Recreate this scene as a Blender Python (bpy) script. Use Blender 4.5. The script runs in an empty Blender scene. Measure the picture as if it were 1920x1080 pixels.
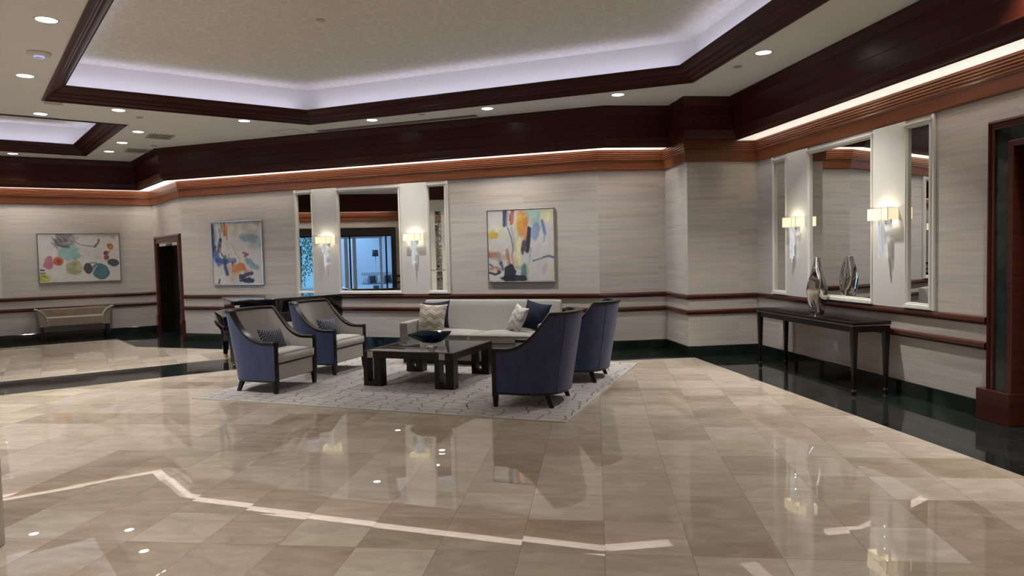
import bpy, bmesh, math, random
import numpy as np
from mathutils import Vector, Matrix
random.seed(7)
PI = math.pi
SC = bpy.context.scene
COL = SC.collection
V2 = lambda p: np.array(p, float)

# ------------------------------------------------------------------ materials
MATS = {}
def nt(name):
    m = bpy.data.materials.new(name); m.use_nodes = True
    t = m.node_tree; b = t.nodes['Principled BSDF']
    return m, t, b
def N(t, typ, **kw):
    n = t.nodes.new(typ)
    for k, v in kw.items():
        if k.startswith('i_'): n.inputs[k[2:].replace('_', ' ')].default_value = v
        else: setattr(n, k, v)
    return n
def L(t, a, b): t.links.new(a, b)
def ramp(t, fac, stops, interp='LINEAR'):
    r = N(t, 'ShaderNodeValToRGB'); r.color_ramp.interpolation = interp
    e = r.color_ramp.elements
    while len(e) > 1: e.remove(e[-1])
    e[0].position = stops[0][0]; e[0].color = (*stops[0][1], 1)
    for p, c in stops[1:]:
        x = e.new(p); x.color = (*c, 1)
    L(t, fac, r.inputs['Fac']); return r.outputs['Color']
def math_(t, op, a, b=None, c=None):
    n = N(t, 'ShaderNodeMath', operation=op)
    for i, v in enumerate((a, b, c)):
        if v is None: continue
        if isinstance(v, (int, float)): n.inputs[i].default_value = v
        else: L(t, v, n.inputs[i])
    return n.outputs[0]
def mixc(t, fac, a, b, mode='MIX'):
    n = N(t, 'ShaderNodeMix', data_type='RGBA', blend_type=mode)
    for i, v in ((0, fac), (6, a), (7, b)):
        if isinstance(v, (int, float)): n.inputs[i].default_value = v
        elif isinstance(v, tuple): n.inputs[i].default_value = (*v, 1)
        else: L(t, v, n.inputs[i])
    return n.outputs[2]
def simple(name, col, rough=.5, metal=0, spec=.5, coat=0, trans=0, ior=1.5, sheen=0):
    m, t, b = nt(name)
    b.inputs['Base Color'].default_value = (*col, 1)
    b.inputs['Roughness'].default_value = rough
    b.inputs['Metallic'].default_value = metal
    b.inputs['Specular IOR Level'].default_value = spec
    b.inputs['Coat Weight'].default_value = coat
    b.inputs['Transmission Weight'].default_value = trans
    b.inputs['IOR'].default_value = ior
    b.inputs['Sheen Weight'].default_value = sheen
    MATS[name] = m; return m
def noisy(name, c1, c2, scale=(8, 8, 8), rough=.5, bump=0, detail=4, coat=0, metal=0, sheen=0, bscale=None, spec=.5):
    m, t, b = nt(name)
    tc = N(t, 'ShaderNodeTexCoord'); mp = N(t, 'ShaderNodeMapping'); mp.inputs['Scale'].default_value = scale
    L(t, tc.outputs['Object'], mp.inputs['Vector'])
    n = N(t, 'ShaderNodeTexNoise'); n.inputs['Scale'].default_value = 1; n.inputs['Detail'].default_value = detail
    L(t, mp.outputs[0], n.inputs['Vector'])
    L(t, ramp(t, n.outputs['Fac'], [(.3, c1), (.7, c2)]), b.inputs['Base Color'])
    b.inputs['Roughness'].default_value = rough; b.inputs['Coat Weight'].default_value = coat
    b.inputs['Metallic'].default_value = metal; b.inputs['Sheen Weight'].default_value = sheen
    b.inputs['Specular IOR Level'].default_value = spec
    if bump:
        n2 = n
        if bscale:
            n2 = N(t, 'ShaderNodeTexNoise'); n2.inputs['Scale'].default_value = bscale; L(t, tc.outputs['Object'], n2.inputs['Vector'])
        bp = N(t, 'ShaderNodeBump'); bp.inputs['Strength'].default_value = bump; bp.inputs['Distance'].default_value = .01
        L(t, n2.outputs['Fac'], bp.inputs['Height']); L(t, bp.outputs[0], b.inputs['Normal'])
    MATS[name] = m; return m
def emis(name, col, s, base=(.8, .8, .8)):
    m, t, b = nt(name)
    b.inputs['Base Color'].default_value = (*base, 1)
    b.inputs['Emission Color'].default_value = (*col, 1); b.inputs['Emission Strength'].default_value = s
    MATS[name] = m; return m
def colattr(name, rough=.7, sheen=0):
    m, t, b = nt(name)
    a = N(t, 'ShaderNodeVertexColor'); a.layer_name = 'Col'
    L(t, a.outputs['Color'], b.inputs['Base Color']); b.inputs['Roughness'].default_value = rough
    b.inputs['Sheen Weight'].default_value = sheen
    MATS[name] = m; return m

# wallcovering: horizontal streaks, drops of slightly different tone
def wall_material():
    m, t, b = nt('wallcovering')
    uv = N(t, 'ShaderNodeUVMap')
    sep = N(t, 'ShaderNodeSeparateXYZ'); L(t, uv.outputs[0], sep.inputs[0])
    drop = math_(t, 'FLOOR', math_(t, 'DIVIDE', sep.outputs[0], 1.32))
    wn = N(t, 'ShaderNodeTexWhiteNoise', noise_dimensions='1D'); L(t, drop, wn.inputs['W'])
    zz = math_(t, 'ADD', sep.outputs[1], math_(t, 'MULTIPLY', wn.outputs['Value'], 7.0))
    cx = N(t, 'ShaderNodeCombineXYZ'); L(t, sep.outputs[0], cx.inputs[0]); L(t, zz, cx.inputs[1]); L(t, drop, cx.inputs[2])
    def nz(sx, sy, det):
        mp = N(t, 'ShaderNodeMapping'); mp.inputs['Scale'].default_value = (sx, sy, 1)
        L(t, cx.outputs[0], mp.inputs['Vector'])
        n = N(t, 'ShaderNodeTexNoise'); n.inputs['Scale'].default_value = 1; n.inputs['Detail'].default_value = det
        L(t, mp.outputs[0], n.inputs['Vector']); return n.outputs['Fac']
    c = ramp(t, nz(.28, 7.5, 3), [(.30, (.40, .364, .340)), (.46, (.515, .476, .434)), (.58, (.445, .410, .396)), (.72, (.545, .512, .470))])
    f = nz(1.1, 75, 2)
    c = mixc(t, .5, c, ramp(t, f, [(.3, (.40, .385, .375)), (.7, (.66, .645, .625))]), 'SOFT_LIGHT')
    L(t, c, b.inputs['Base Color']); b.inputs['Roughness'].default_value = .62
    b.inputs['Specular IOR Level'].default_value = .3
    bp = N(t, 'ShaderNodeBump'); bp.inputs['Strength'].default_value = .15; bp.inputs['Distance'].default_value = .002
    L(t, f, bp.inputs['Height']); L(t, bp.outputs[0], b.inputs['Normal'])
    MATS['wall'] = m
wall_material()

def wood(name, c1, c2, rough=.28, scale=(1.2, 30, 30), coat=.15):
    m, t, b = nt(name)
    uv = N(t, 'ShaderNodeUVMap'); mp = N(t, 'ShaderNodeMapping'); mp.inputs['Scale'].default_value = scale
    L(t, uv.outputs[0], mp.inputs['Vector'])
    n = N(t, 'ShaderNodeTexNoise'); n.inputs['Scale'].default_value = 1; n.inputs['Detail'].default_value = 5
    n.inputs['Distortion'].default_value = .6
    L(t, mp.outputs[0], n.inputs['Vector'])
    L(t, ramp(t, n.outputs['Fac'], [(.3, c1), (.7, c2)]), b.inputs['Base Color'])
    b.inputs['Specular IOR Level'].default_value = .35; b.inputs['Roughness'].default_value = rough; b.inputs['Coat Weight'].default_value = coat; b.inputs['Coat Roughness'].default_value = .15
    MATS[name] = m
wood('mahogany', (.115, .036, .016), (.195, .068, .030))  # lit copy of the one wood: cove wash put into the colour
wood('mahogany_shaded', (.034, .0064, .0036), (.050, .0110, .0062), .30, coat=.0)  # shaded copy of the same wood: shade put into the colour
MATS['mahogany_shaded'].node_tree.nodes['Principled BSDF'].inputs['Specular IOR Level'].default_value = .2
wood('rail_wood', (.050, .0115, .0075), (.078, .020, .012), .25)
wood('walnut', (.0075, .0045, .0040), (.0125, .0075, .0062), .3, coat=0)
simple('espresso', (.0065, .0050, .0048), .30, spec=.4)

simple('espresso_gloss', (.0085, .0050, .0048), .10)
def tile_material(name, ang, ox, oy, size, tones, rough, tilt, grout, vein):
    m, t, b = nt(name)
    tc = N(t, 'ShaderNodeTexCoord')
    mp = N(t, 'ShaderNodeMapping', vector_type='TEXTURE')
    mp.inputs['Location'].default_value = (ox, oy, 0); mp.inputs['Rotation'].default_value = (0, 0, ang)
    mp.inputs['Scale'].default_value = (size, size, size)
    L(t, tc.outputs['Object'], mp.inputs['Vector'])
    fl = N(t, 'ShaderNodeVectorMath', operation='FLOOR'); L(t, mp.outputs[0], fl.inputs[0])
    fr = N(t, 'ShaderNodeVectorMath', operation='FRACTION'); L(t, mp.outputs[0], fr.inputs[0])
    s2 = N(t, 'ShaderNodeSeparateXYZ'); L(t, fl.outputs[0], s2.inputs[0])
    cell = N(t, 'ShaderNodeCombineXYZ'); L(t, s2.outputs[0], cell.inputs[0]); L(t, s2.outputs[1], cell.inputs[1])
    wn = N(t, 'ShaderNodeTexWhiteNoise', noise_dimensions='3D'); L(t, cell.outputs[0], wn.inputs['Vector'])
    sf = N(t, 'ShaderNodeSeparateXYZ'); L(t, fr.outputs[0], sf.inputs[0])
    def edge(o):
        return math_(t, 'MINIMUM', o, math_(t, 'SUBTRACT', 1.0, o))
    d = math_(t, 'MINIMUM', edge(sf.outputs[0]), edge(sf.outputs[1]))
    line = math_(t, 'LESS_THAN', d, .0042)
    base = ramp(t, wn.outputs['Value'], [(i / max(1, len(tones) - 1), c) for i, c in enumerate(tones)])
    # veining, different in every tile
    off = N(t, 'ShaderNodeVectorMath', operation='SCALE'); L(t, wn.outputs['Color'], off.inputs[0]); off.inputs[3].default_value = 40
    ad = N(t, 'ShaderNodeVectorMath', operation='ADD'); L(t, mp.outputs[0], ad.inputs[0]); L(t, off.outputs[0], ad.inputs[1])
    m3 = N(t, 'ShaderNodeMapping'); m3.inputs['Scale'].default_value = (1.0, 2.6, 1); m3.inputs['Rotation'].default_value = (0, 0, .5)
    L(t, ad.outputs[0], m3.inputs['Vector'])
    n1 = N(t, 'ShaderNodeTexNoise'); n1.inputs['Scale'].default_value = 1.3; n1.inputs['Detail'].default_value = 7; n1.inputs['Distortion'].default_value = 1.2
    L(t, m3.outputs[0], n1.inputs['Vector'])
    c = mixc(t, .8, base, ramp(t, n1.outputs['Fac'], [(.3, vein[0]), (.7, vein[1])]), 'SOFT_LIGHT')
    n2 = N(t, 'ShaderNodeTexNoise'); n2.inputs['Scale'].default_value = 3; n2.inputs['Detail'].default_value = 6; n2.inputs['Distortion'].default_value = 2.5
    L(t, ad.outputs[0], n2.inputs['Vector'])
    vv = math_(t, 'LESS_THAN', math_(t, 'ABSOLUTE', math_(t, 'SUBTRACT', n2.outputs['Fac'], .5)), .004)
    c = mixc(t, math_(t, 'MULTIPLY', vv, .25), c, vein[2])
    c = mixc(t, line, c, grout)
    L(t, c, b.inputs['Base Color'])
    b.inputs['Roughness'].default_value = rough; b.inputs['IOR'].default_value = 1.58
    # slightly uneven setting: every tile lies at its own tiny angle
    g = N(t, 'ShaderNodeNewGeometry')
    sb = N(t, 'ShaderNodeVectorMath', operation='SUBTRACT'); L(t, wn.outputs['Color'], sb.inputs[0]); sb.inputs[1].default_value = (.5, .5, .5)
    scl = N(t, 'ShaderNodeVectorMath', operation='SCALE'); L(t, sb.outputs[0], scl.inputs[0]); scl.inputs[3].default_value = tilt
    a2 = N(t, 'ShaderNodeVectorMath', operation='ADD'); L(t, g.outputs['Normal'], a2.inputs[0]); L(t, scl.outputs[0], a2.inputs[1])
    nm = N(t, 'ShaderNodeVectorMath', operation='NORMALIZE'); L(t, a2.outputs[0], nm.inputs[0])
    n4 = N(t, 'ShaderNodeTexNoise'); n4.inputs['Scale'].default_value = 1.6; n4.inputs['Detail'].default_value = 1
    L(t, mp.outputs[0], n4.inputs['Vector'])
    bp = N(t, 'ShaderNodeBump'); bp.inputs['Strength'].default_value = .004; bp.inputs['Distance'].default_value = .0012
    L(t, n4.outputs['Fac'], bp.inputs['Height']); L(t, nm.outputs[0], bp.inputs['Normal'])
    L(t, bp.outputs[0], b.inputs['Normal'])
    MATS[name] = m
TANG = math.radians(-6.806)
BEIGE = [(.305, .25, .19), (.475, .42, .357), (.40, .345, .28), (.36, .31, .255), (.50, .445, .38), (.43, .37, .30)]
tile_material('beige_marble', TANG, .5148, 4.1184, .4572, BEIGE, .004, .006, (.27, .22, .165), ((.36, .34, .32), (.66, .64, .60), (.62, .56, .48)))
tile_material('beige_marble_alcove', math.radians(33.1), -6.844, 11.760, .4572, BEIGE, .004, .006, (.27, .22, .165), ((.36, .34, .32), (.66, .64, .60), (.62, .56, .48)))
tile_material('black_marble', math.radians(-82), 2.72, 10.38, .61, [(.0075, .010, .0095), (.012, .0155, .0145), (.009, .012, .012)], .05, .004,
              (.03, .034, .033), ((.25, .25, .25), (.75, .75, .75), (.10, .115, .11)))
noisy('black_marble_plain', (.006, .009, .0085), (.014, .019, .018), (3, 3, 6), .08, detail=8)
noisy('green_marble', (.008, .014, .012), (.026, .04, .035), (5, 5, 5), .12, detail=9)
simple('ceiling_paint', (.83, .825, .815), .85, spec=.2)
simple('cove_paint', (.80, .78, .76), .85, spec=.2)
simple('white_trim', (.68, .655, .61), .42)
simple('white_panel', (.58, .565, .54), .6)
simple('mirror', (.86, .87, .855), .0, metal=1)
simple('chrome', (.75, .75, .76), .12, metal=1)
simple('silver', (.62, .61, .60), .07, metal=1)
simple('satin_steel', (.45, .43, .40), .32, metal=1)
simple('pewter', (.46, .42, .38), .3, metal=1)
simple('gold_frame', (.50, .43, .33), .35, metal=1)
simple('silver_frame', (.70, .70, .70), .3, metal=1)
simple('piano_black', (.004, .004, .005), .035, coat=.6)
simple('black_matt', (.01, .01, .011), .5)
simple('brass', (.70, .50, .22), .2, metal=1)
simple('plastic_white', (.70, .68, .64), .4)
simple('grey_vent', (.20, .195, .18), .6)
simple('disc_grey', (.44, .42, .395), .5)
simple('vent_slat', (.42, .40, .37), .5)
simple('slot_grey', (.10, .10, .095), .6)
noisy('velvet_navy', (.036, .046, .105), (.052, .064, .138), (14, 14, 4), .6, sheen=.12, detail=3, spec=.3)
noisy('greige_fabric', (.455, .44, .42), (.515, .495, .47), (60, 60, 60), .85, bump=.12, bscale=500, spec=.2)
noisy('sofa_fabric', (.285, .274, .256), (.33, .317, .298), (40, 40, 60), .88, bump=.15, bscale=450, spec=.2)
noisy('piping_grey', (.22, .20, .18), (.26, .24, .21), (40, 40, 40), .8)
noisy('navy_fabric', (.012, .016, .034), (.018, .023, .045), (60, 60, 60), .85, bump=.1, bscale=400, spec=.2)
noisy('taupe_suede', (.185, .15, .117), (.235, .192, .152), (9, 9, 9), .8, sheen=.2, spec=.2)
simple('taupe_piping', (.33, .28, .22), .7)
colattr('printed_fabric', .85); colattr('canvas_paint', .55); colattr('foliage_mat', .6)
emis('lens_glow', (1, .97, .92), 7.0)
emis('shade_glow', (1, .84, .50), 1.25, (.8, .74, .6))
emis('blue_led', (.35, .35, 1), 1.5)
emis('sign_glow', (1, .85, .65), .35, (.4, .35, .3))
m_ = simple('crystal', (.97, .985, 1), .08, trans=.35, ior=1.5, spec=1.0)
m_.node_tree.nodes['Principled BSDF'].inputs['Emission Color'].default_value = (.85, .94, 1, 1); m_.node_tree.nodes['Principled BSDF'].inputs['Emission Strength'].default_value = .22  # faint glow added to whiten the drops, which are no lamp
simple('smoke_glass', (.30, .32, .31), .02, trans=.8, ior=1.5)
simple('blue_glass', (.008, .040, .115), .03, trans=.8, ior=1.48)
simple('clear_glass', (.95, .97, .98), .02, trans=1, ior=1.48)
simple('window_glass', (1, 1, 1), .0, trans=1, ior=1.02)
simple('lounge_white', (.80, .82, .85), .6)
simple('lounge_floor', (.35, .36, .38), .3)
simple('lounge_fabric', (.62, .64, .67), .8)
simple('lounge_dark', (.03, .03, .035), .5)

# textured tray ceiling
def tray_mat():
    m, t, b = nt('tray_paper')
    tc = N(t, 'ShaderNodeTexCoord')
    v = N(t, 'ShaderNodeTexVoronoi', feature='DISTANCE_TO_EDGE'); v.inputs['Scale'].default_value = 9
    n = N(t, 'ShaderNodeTexNoise'); n.inputs['Scale'].default_value = 7; n.inputs['Detail'].default_value = 3
    L(t, tc.outputs['Object'], n.inputs['Vector'])
    mx = N(t, 'ShaderNodeMix', data_type='VECTOR'); mx.inputs[0].default_value = .12
    L(t, tc.outputs['Object'], mx.inputs[4]); L(t, n.outputs['Color'], mx.inputs[5])
    L(t, mx.outputs[1], v.inputs['Vector'])
    L(t, ramp(t, v.outputs['Distance'], [(.02, (.86, .83, .775)), (.09, (.76, .735, .68))]), b.inputs['Base Color'])
    b.inputs['Roughness'].default_value = .7
    bp = N(t, 'ShaderNodeBump'); bp.inputs['Strength'].default_value = .3; bp.inputs['Distance'].default_value = .004
    L(t, v.outputs['Distance'], bp.inputs['Height']); L(t, bp.outputs[0], b.inputs['Normal'])
    MATS['tray'] = m
tray_mat()

def rug_mat():
    m, t, b = nt('rug_pile')
    tc = N(t, 'ShaderNodeTexCoord')
    n = N(t, 'ShaderNodeTexNoise'); n.inputs['Scale'].default_value = 3.2; n.inputs['Detail'].default_value = 2
    L(t, tc.outputs['Object'], n.inputs['Vector'])
    sb = N(t, 'ShaderNodeVectorMath', operation='SUBTRACT'); L(t, n.outputs['Color'], sb.inputs[0]); sb.inputs[1].default_value = (.5, .5, .5)
    sc = N(t, 'ShaderNodeVectorMath', operation='SCALE'); L(t, sb.outputs[0], sc.inputs[0]); sc.inputs[3].default_value = .12
    ad = N(t, 'ShaderNodeVectorMath', operation='ADD'); L(t, tc.outputs['Object'], ad.inputs[0]); L(t, sc.outputs[0], ad.inputs[1])
    mp = N(t, 'ShaderNodeMapping'); mp.inputs['Scale'].default_value = (4.4, 7.2, 0)
    L(t, ad.outputs[0], mp.inputs['Vector'])
    v = N(t, 'ShaderNodeTexVoronoi', feature='DISTANCE_TO_EDGE', voronoi_dimensions='2D'); v.inputs['Scale'].default_value = 1
    v.inputs['Randomness'].default_value = .55
    L(t, mp.outputs[0], v.inputs['Vector'])
    n3 = N(t, 'ShaderNodeTexNoise'); n3.inputs['Scale'].default_value = 1.1; L(t, tc.outputs['Object'], n3.inputs['Vector'])
    base = ramp(t, n3.outputs['Fac'], [(.35, (.37, .345, .335)), (.65, (.46, .43, .41))])
    c = mixc(t, ramp(t, v.outputs['Distance'], [(.020, (1, 1, 1)), (.040, (0, 0, 0))]), base, (.095, .085, .088))
    L(t, c, b.inputs['Base Color']); b.inputs['Roughness'].default_value = .95; b.inputs['Specular IOR Level'].default_value = .1
    b.inputs['Sheen Weight'].default_value = .15
    n5 = N(t, 'ShaderNodeTexNoise'); n5.inputs['Scale'].default_value = 300; L(t, tc.outputs['Object'], n5.inputs['Vector'])
    bp = N(t, 'ShaderNodeBump'); bp.inputs['Strength'].default_value = .3; bp.inputs['Distance'].default_value = .004
    L(t, n5.outputs['Fac'], bp.inputs['Height']); L(t, bp.outputs[0], b.inputs['Normal'])
    MATS['rug'] = m
rug_mat(); simple('rug_binding', (.45, .41, .36), .9)

# ------------------------------------------------------------------ mesh helpers
class MB:
    """collects shapes into one mesh; UVs in metres"""
    def __init__(s): s.v = []; s.f = []; s.uv = []; s.mi = []; s.sm = []
    def add(s, verts, faces, uvs=None, mi=0, smooth=False):
        o = len(s.v); s.v += [tuple(map(float, p)) for p in verts]
        for k, f in enumerate(faces):
            s.f.append([o + i for i in f]); s.mi.append(mi); s.sm.append(smooth)
            s.uv.append(uvs[k] if uvs else None)
        return s
    def box(s, x0, x1, y0, y1, z0, z1, mi=0, M=None, taper=None):
        v = [(x0, y0, z0), (x1, y0, z0), (x1, y1, z0), (x0, y1, z0), (x0, y0, z1), (x1, y0, z1), (x1, y1, z1), (x0, y1, z1)]
        if taper:   # scale of the bottom face about its centre
            cx, cy = (x0 + x1) / 2, (y0 + y1) / 2
            v = [(cx + (p[0] - cx) * taper, cy + (p[1] - cy) * taper, p[2]) if k < 4 else p for k, p in enumerate(v)]
        if M is not None: v = [tuple(M @ Vector(p)) for p in v]
        return s.add(v, [(0, 3, 2, 1), (4, 5, 6, 7), (0, 1, 5, 4), (1, 2, 6, 5), (2, 3, 7, 6), (3, 0, 4, 7)], mi=mi)
    def lathe(s, prof, cx=0, cy=0, n=24, mi=0, sx=1, sy=1, smooth=True, cap=True):
        v = []; f = []
        for r, z in prof:
            for k in range(n):
                a = 2 * PI * k / n; v.append((cx + r * sx * math.cos(a), cy + r * sy * math.sin(a), z))
        for j in range(len(prof) - 1):
            for k in range(n):
                f.append((j * n + k, j * n + (k + 1) % n, (j + 1) * n + (k + 1) % n, (j + 1) * n + k))
        s.add(v, f, mi=mi, smooth=smooth)
        if cap:
            o = len(s.v) - len(v)
            s.f.append([o + k for k in range(n)][::-1]); s.mi.append(mi); s.sm.append(False); s.uv.append(None)
            s.f.append([o + (len(prof) - 1) * n + k for k in range(n)]); s.mi.append(mi); s.sm.append(False); s.uv.append(None)
        return s
    def tube(s, a, b, r, n=10, r2=None, mi=0):
        a = Vector(a); b = Vector(b); d = (b - a).normalized(); r2 = r if r2 is None else r2
        u = d.orthogonal().normalized(); w = d.cross(u); v = []
        for p, q in ((a, r), (b, r2)):
            for k in range(n):
                t = 2 * PI * k / n; v.append(p + u * (q * math.cos(t)) + w * (q * math.sin(t)))
        f = [(k, (k + 1) % n, n + (k + 1) % n, n + k) for k in range(n)] + [tuple(range(n))[::-1], tuple(range(n, 2 * n))]
        return s.add(v, f, mi=mi, smooth=True)
    def poly(s, pts, z, mi=0, up=True):
        v = [(p[0], p[1], z) for p in pts]
        a = sum(pts[i][0] * pts[(i + 1) % len(pts)][1] - pts[(i + 1) % len(pts)][0] * pts[i][1] for i in range(len(pts)))
        f = list(range(len(pts)))
        if (a > 0) != up: f = f[::-1]
        return s.add(v, [f], mi=mi)
    def prism(s, pts, z0, z1, mi=0):
        n = len(pts)
        a = sum(pts[i][0] * pts[(i + 1) % n][1] - pts[(i + 1) % n][0] * pts[i][1] for i in range(n))
        if a < 0: pts = pts[::-1]
        v = [(p[0], p[1], z0) for p in pts] + [(p[0], p[1], z1) for p in pts]
        f = [tuple(range(n))[::-1], tuple(range(n, 2 * n))] + [(k, (k + 1) % n, n + (k + 1) % n, n + k) for k in range(n)]
        return s.add(v, f, mi=mi)
    def build(s, name, mats, parent=None, bevel=0, seg=2, subsurf=0, mat_world=None, auto=None, fix=True):
        me = bpy.data.meshes.new(name); me.from_pydata(s.v, [], s.f); me.update()
        uvl = me.uv_layers.new(name='UVMap')
        for p, u, mi, sm in zip(me.polygons, s.uv, s.mi, s.sm):
            p.material_index = mi; p.use_smooth = sm
            if u is not None:
                for li, q in zip(p.loop_indices, u): uvl.data[li].uv = q
            else:
                n = p.normal; ax = max(range(3), key=lambda k: abs(n[k]))
                for li in p.loop_indices:
                    c = me.vertices[me.loops[li].vertex_index].co
                    uvl.data[li].uv = (c[1], c[2]) if ax == 0 else (c[0], c[2]) if ax == 1 else (c[0], c[1])
        if not isinstance(mats, (list, tuple)): mats = [mats]
        for m in mats: me.materials.append(MATS[m] if isinstance(m, str) else m)
        o = bpy.data.objects.new(name, me); COL.objects.link(o)
        if parent is not None: o.parent = parent
        if bevel:
            md = o.modifiers.new('Bevel', 'BEVEL'); md.width = bevel; md.segments = seg; md.limit_method = 'ANGLE'; md.angle_limit = math.radians(40)
            md.harden_normals = False
            for p in me.polygons: p.use_smooth = True
            md2 = o.modifiers.new('WN', 'WEIGHTED_NORMAL'); md2.keep_sharp = False
        if subsurf:
            md = o.modifiers.new('Sub', 'SUBSURF'); md.levels = subsurf; md.render_levels = subsurf
            for p in me.polygons: p.use_smooth = True
        return o
def tag(o, label=None, cat=None, group=None, kind=None):
    if label: o['label'] = label
    if cat: o['category'] = cat
    if group: o['group'] = group
    if kind: o['kind'] = kind
    return o
def thing(name, loc, rz, label, cat, group=None):
    o = bpy.data.objects.new(name, None); COL.objects.link(o); o.empty_display_size = .2
    o.location = loc; o.rotation_euler = (0, 0, rz); return tag(o, label, cat, group)
def struct(o, label=None):
    o['kind'] = 'structure'
    if label: o['label'] = label
    return o
def copy_tree(o, parent=None):
    c = o.copy(); COL.objects.link(c)
    if parent is not None: c.parent = parent
    for ch in list(o.children): copy_tree(ch, c)
    return c
def color_attr(o, cols):
    a = o.data.color_attributes.new('Col', 'FLOAT_COLOR', 'POINT')
    arr = np.ones((len(o.data.vertices), 4), np.float32); arr[:, :3] = cols
    a.data.foreach_set('color', arr.ravel())

# ------------------------------------------------------------------ plan of the room (metres, camera above the origin)
B = V2((-8.187, 16.128)); C = V2((-6.623, 14.195)); D = V2((1.410, 11.290)); E = V2((2.518, 11.428))
F = V2((2.630, 10.473)); G = V2((3.714, 10.597)); H = V2((6.036, -6.0))
tAB = V2((.8313, .5558)); W1 = B - 10.6 * tAB
WP = V2((-12.6, 4.7)); WD = V2((.63, -.777)); WN_ = V2((.777, .63))
W2 = WP + 1.1 * WD; W3 = W2 - 1.2 * WN_; W4 = W3 + 7 * WD; K = V2((-6.0, -6.0))
ZC = 3.81
def seg(a, b):
    t = (b - a) / np.linalg.norm(b - a); return t, V2((t[1], -t[0])), float(np.linalg.norm(b - a))
def isect(p, t, q, u):
    M = np.array([[t[0], -u[0]], [t[1], -u[1]]]); s = np.linalg.solve(M, q - p); return p + s[0] * t
def offset_path(pts, ds, closed):
    """ds: offset of every segment towards the room"""
    n = len(pts); ns = n if closed else n - 1
    sg = [seg(pts[i], pts[(i + 1) % n]) for i in range(ns)]
    out = []
    for i in range(n):
        if closed: a, b = (i - 1) % n, i
        else: a, b = max(i - 1, 0), min(i, ns - 1)
        pa = pts[a] + sg[a][1] * ds[a]; pb = pts[b] + sg[b][1] * ds[b]
        if a == b or abs(sg[a][0] @ sg[b][1]) < 1e-4: out.append(pts[i] + sg[b][1] * ds[b])
        else: out.append(isect(pa, sg[a][0], pb, sg[b][0]))
    return out
def sweep(mb, pts, prof, closed=False, d=None, k=None, caps=True, smooth=False, mi=0):
    """profile: (offset from path, z); offset of segment i is d_i + k_i*o"""
    n = len(pts); ns = n if closed else n - 1
    d = d or [0] * ns; k = k or [1] * ns
    rows = [[(*p, z) for p in offset_path(pts, [d[i] + k[i] * o for i in range(ns)], closed)] for o, z in prof]
    v = [p for r in rows for p in r]; f = []; uv = []
    cum = [0]
    for i in range(ns): cum.append(cum[-1] + seg(pts[i], pts[(i + 1) % n])[2])
    w = [0]
    for (o0, z0), (o1, z1) in zip(prof, prof[1:]): w.append(w[-1] + math.hypot(o1 - o0, z1 - z0))
    for j in range(len(prof) - 1):
        for i in range(ns):
            i2 = (i + 1) % n
            f.append((j * n + i, (j + 1) * n + i, (j + 1) * n + i2, j * n + i2))
            uv.append([(cum[i] + i * 3.7, w[j]), (cum[i] + i * 3.7, w[j + 1]), (cum[i + 1] + i * 3.7, w[j + 1]), (cum[i + 1] + i * 3.7, w[j])])
    mb.add(v, f, uv, mi=mi, smooth=smooth)
    if not closed and caps and len(prof) > 2:
        mb.add([r[0] for r in rows], [tuple(range(len(prof)))]); mb.add([r[-1] for r in rows], [tuple(range(len(prof)))[::-1]])
    return mb
def wpt(a, b, s, o=0, z=None):
    t, n, _ = seg(a, b); p = a + t * s + n * o
    return p if z is None else (p[0], p[1], z)
def wall_frame(a, b, s, o=0, z=0):
    """matrix: local x along the wall, local y away from the wall into the room (negated for handedness), z up"""
    t, n, _ = seg(a, b); p = a + t * s + n * o
    # x = t, y = -n  (right-handed with z up)
    M = Matrix(((t[0], -n[0], 0, p[0]), (t[1], -n[1], 0, p[1]), (0, 0, 1, z), (0, 0, 0, 1)))
    return M
def place(o, M): o.matrix_world = M; return o

# ------------------------------------------------------------------ walls
uoff = [0.]
def wall(name, a, b, holes=(), z1=ZC, z0=0.):
    t, n, ln = seg(a, b); mb = MB(); xs = sorted({0, ln, *[h[0] for h in holes], *[h[1] for h in holes]})
    for s0, s1 in zip(xs, xs[1:]):
        segs = [(z0, z1)]
        for h in holes:
            if h[0] <= s0 + 1e-6 and h[1] >= s1 - 1e-6: segs = [(z0, h[2]), (h[3], z1)]
        for q0, q1 in segs:
            if q1 - q0 < 1e-4: continue
            p0 = a + t * s0; p1 = a + t * s1
            mb.add([(*p0, q0), (*p1, q0), (*p1, q1), (*p0, q1)], [(0, 1, 2, 3)],
                   [[(uoff[0] + s0, q0), (uoff[0] + s1, q0), (uoff[0] + s1, q1), (uoff[0] + s0, q1)]])
    uoff[0] += ln + 1.7
    return struct(mb.build(name, 'wall'))
wall('wall_left', W1, B)
wall('wall_left_corner', B, C, [(.40, 2.27, 0, 2.03)])
wall('wall_back', C, D); wall('wall_back_corner', D, E)
wall('wall_pier_side', E, F); wall('wall_pier', F, G)
wall('wall_right', G, H, [(4.58, 5.85, 0, 2.44)])
wall('wall_behind', H, K); wall('wall_behind_corner', K, W4); wall('wall_west_return', W4, W3); wall('wall_west_side', W3, W2)
# the wide opening towards the lounge
OPL, OPR, OPT = -4.6, .83, 2.39       # along WD from WP
_, _, LW = seg(W2, W1)
wall('wall_west', W2, W1, [(1.1 - OPR, 1.1 - OPL, 0, OPT)])

ROOM = [W1, B, C, D, E, F, G, H, K, W4, W3, W2]

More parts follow.
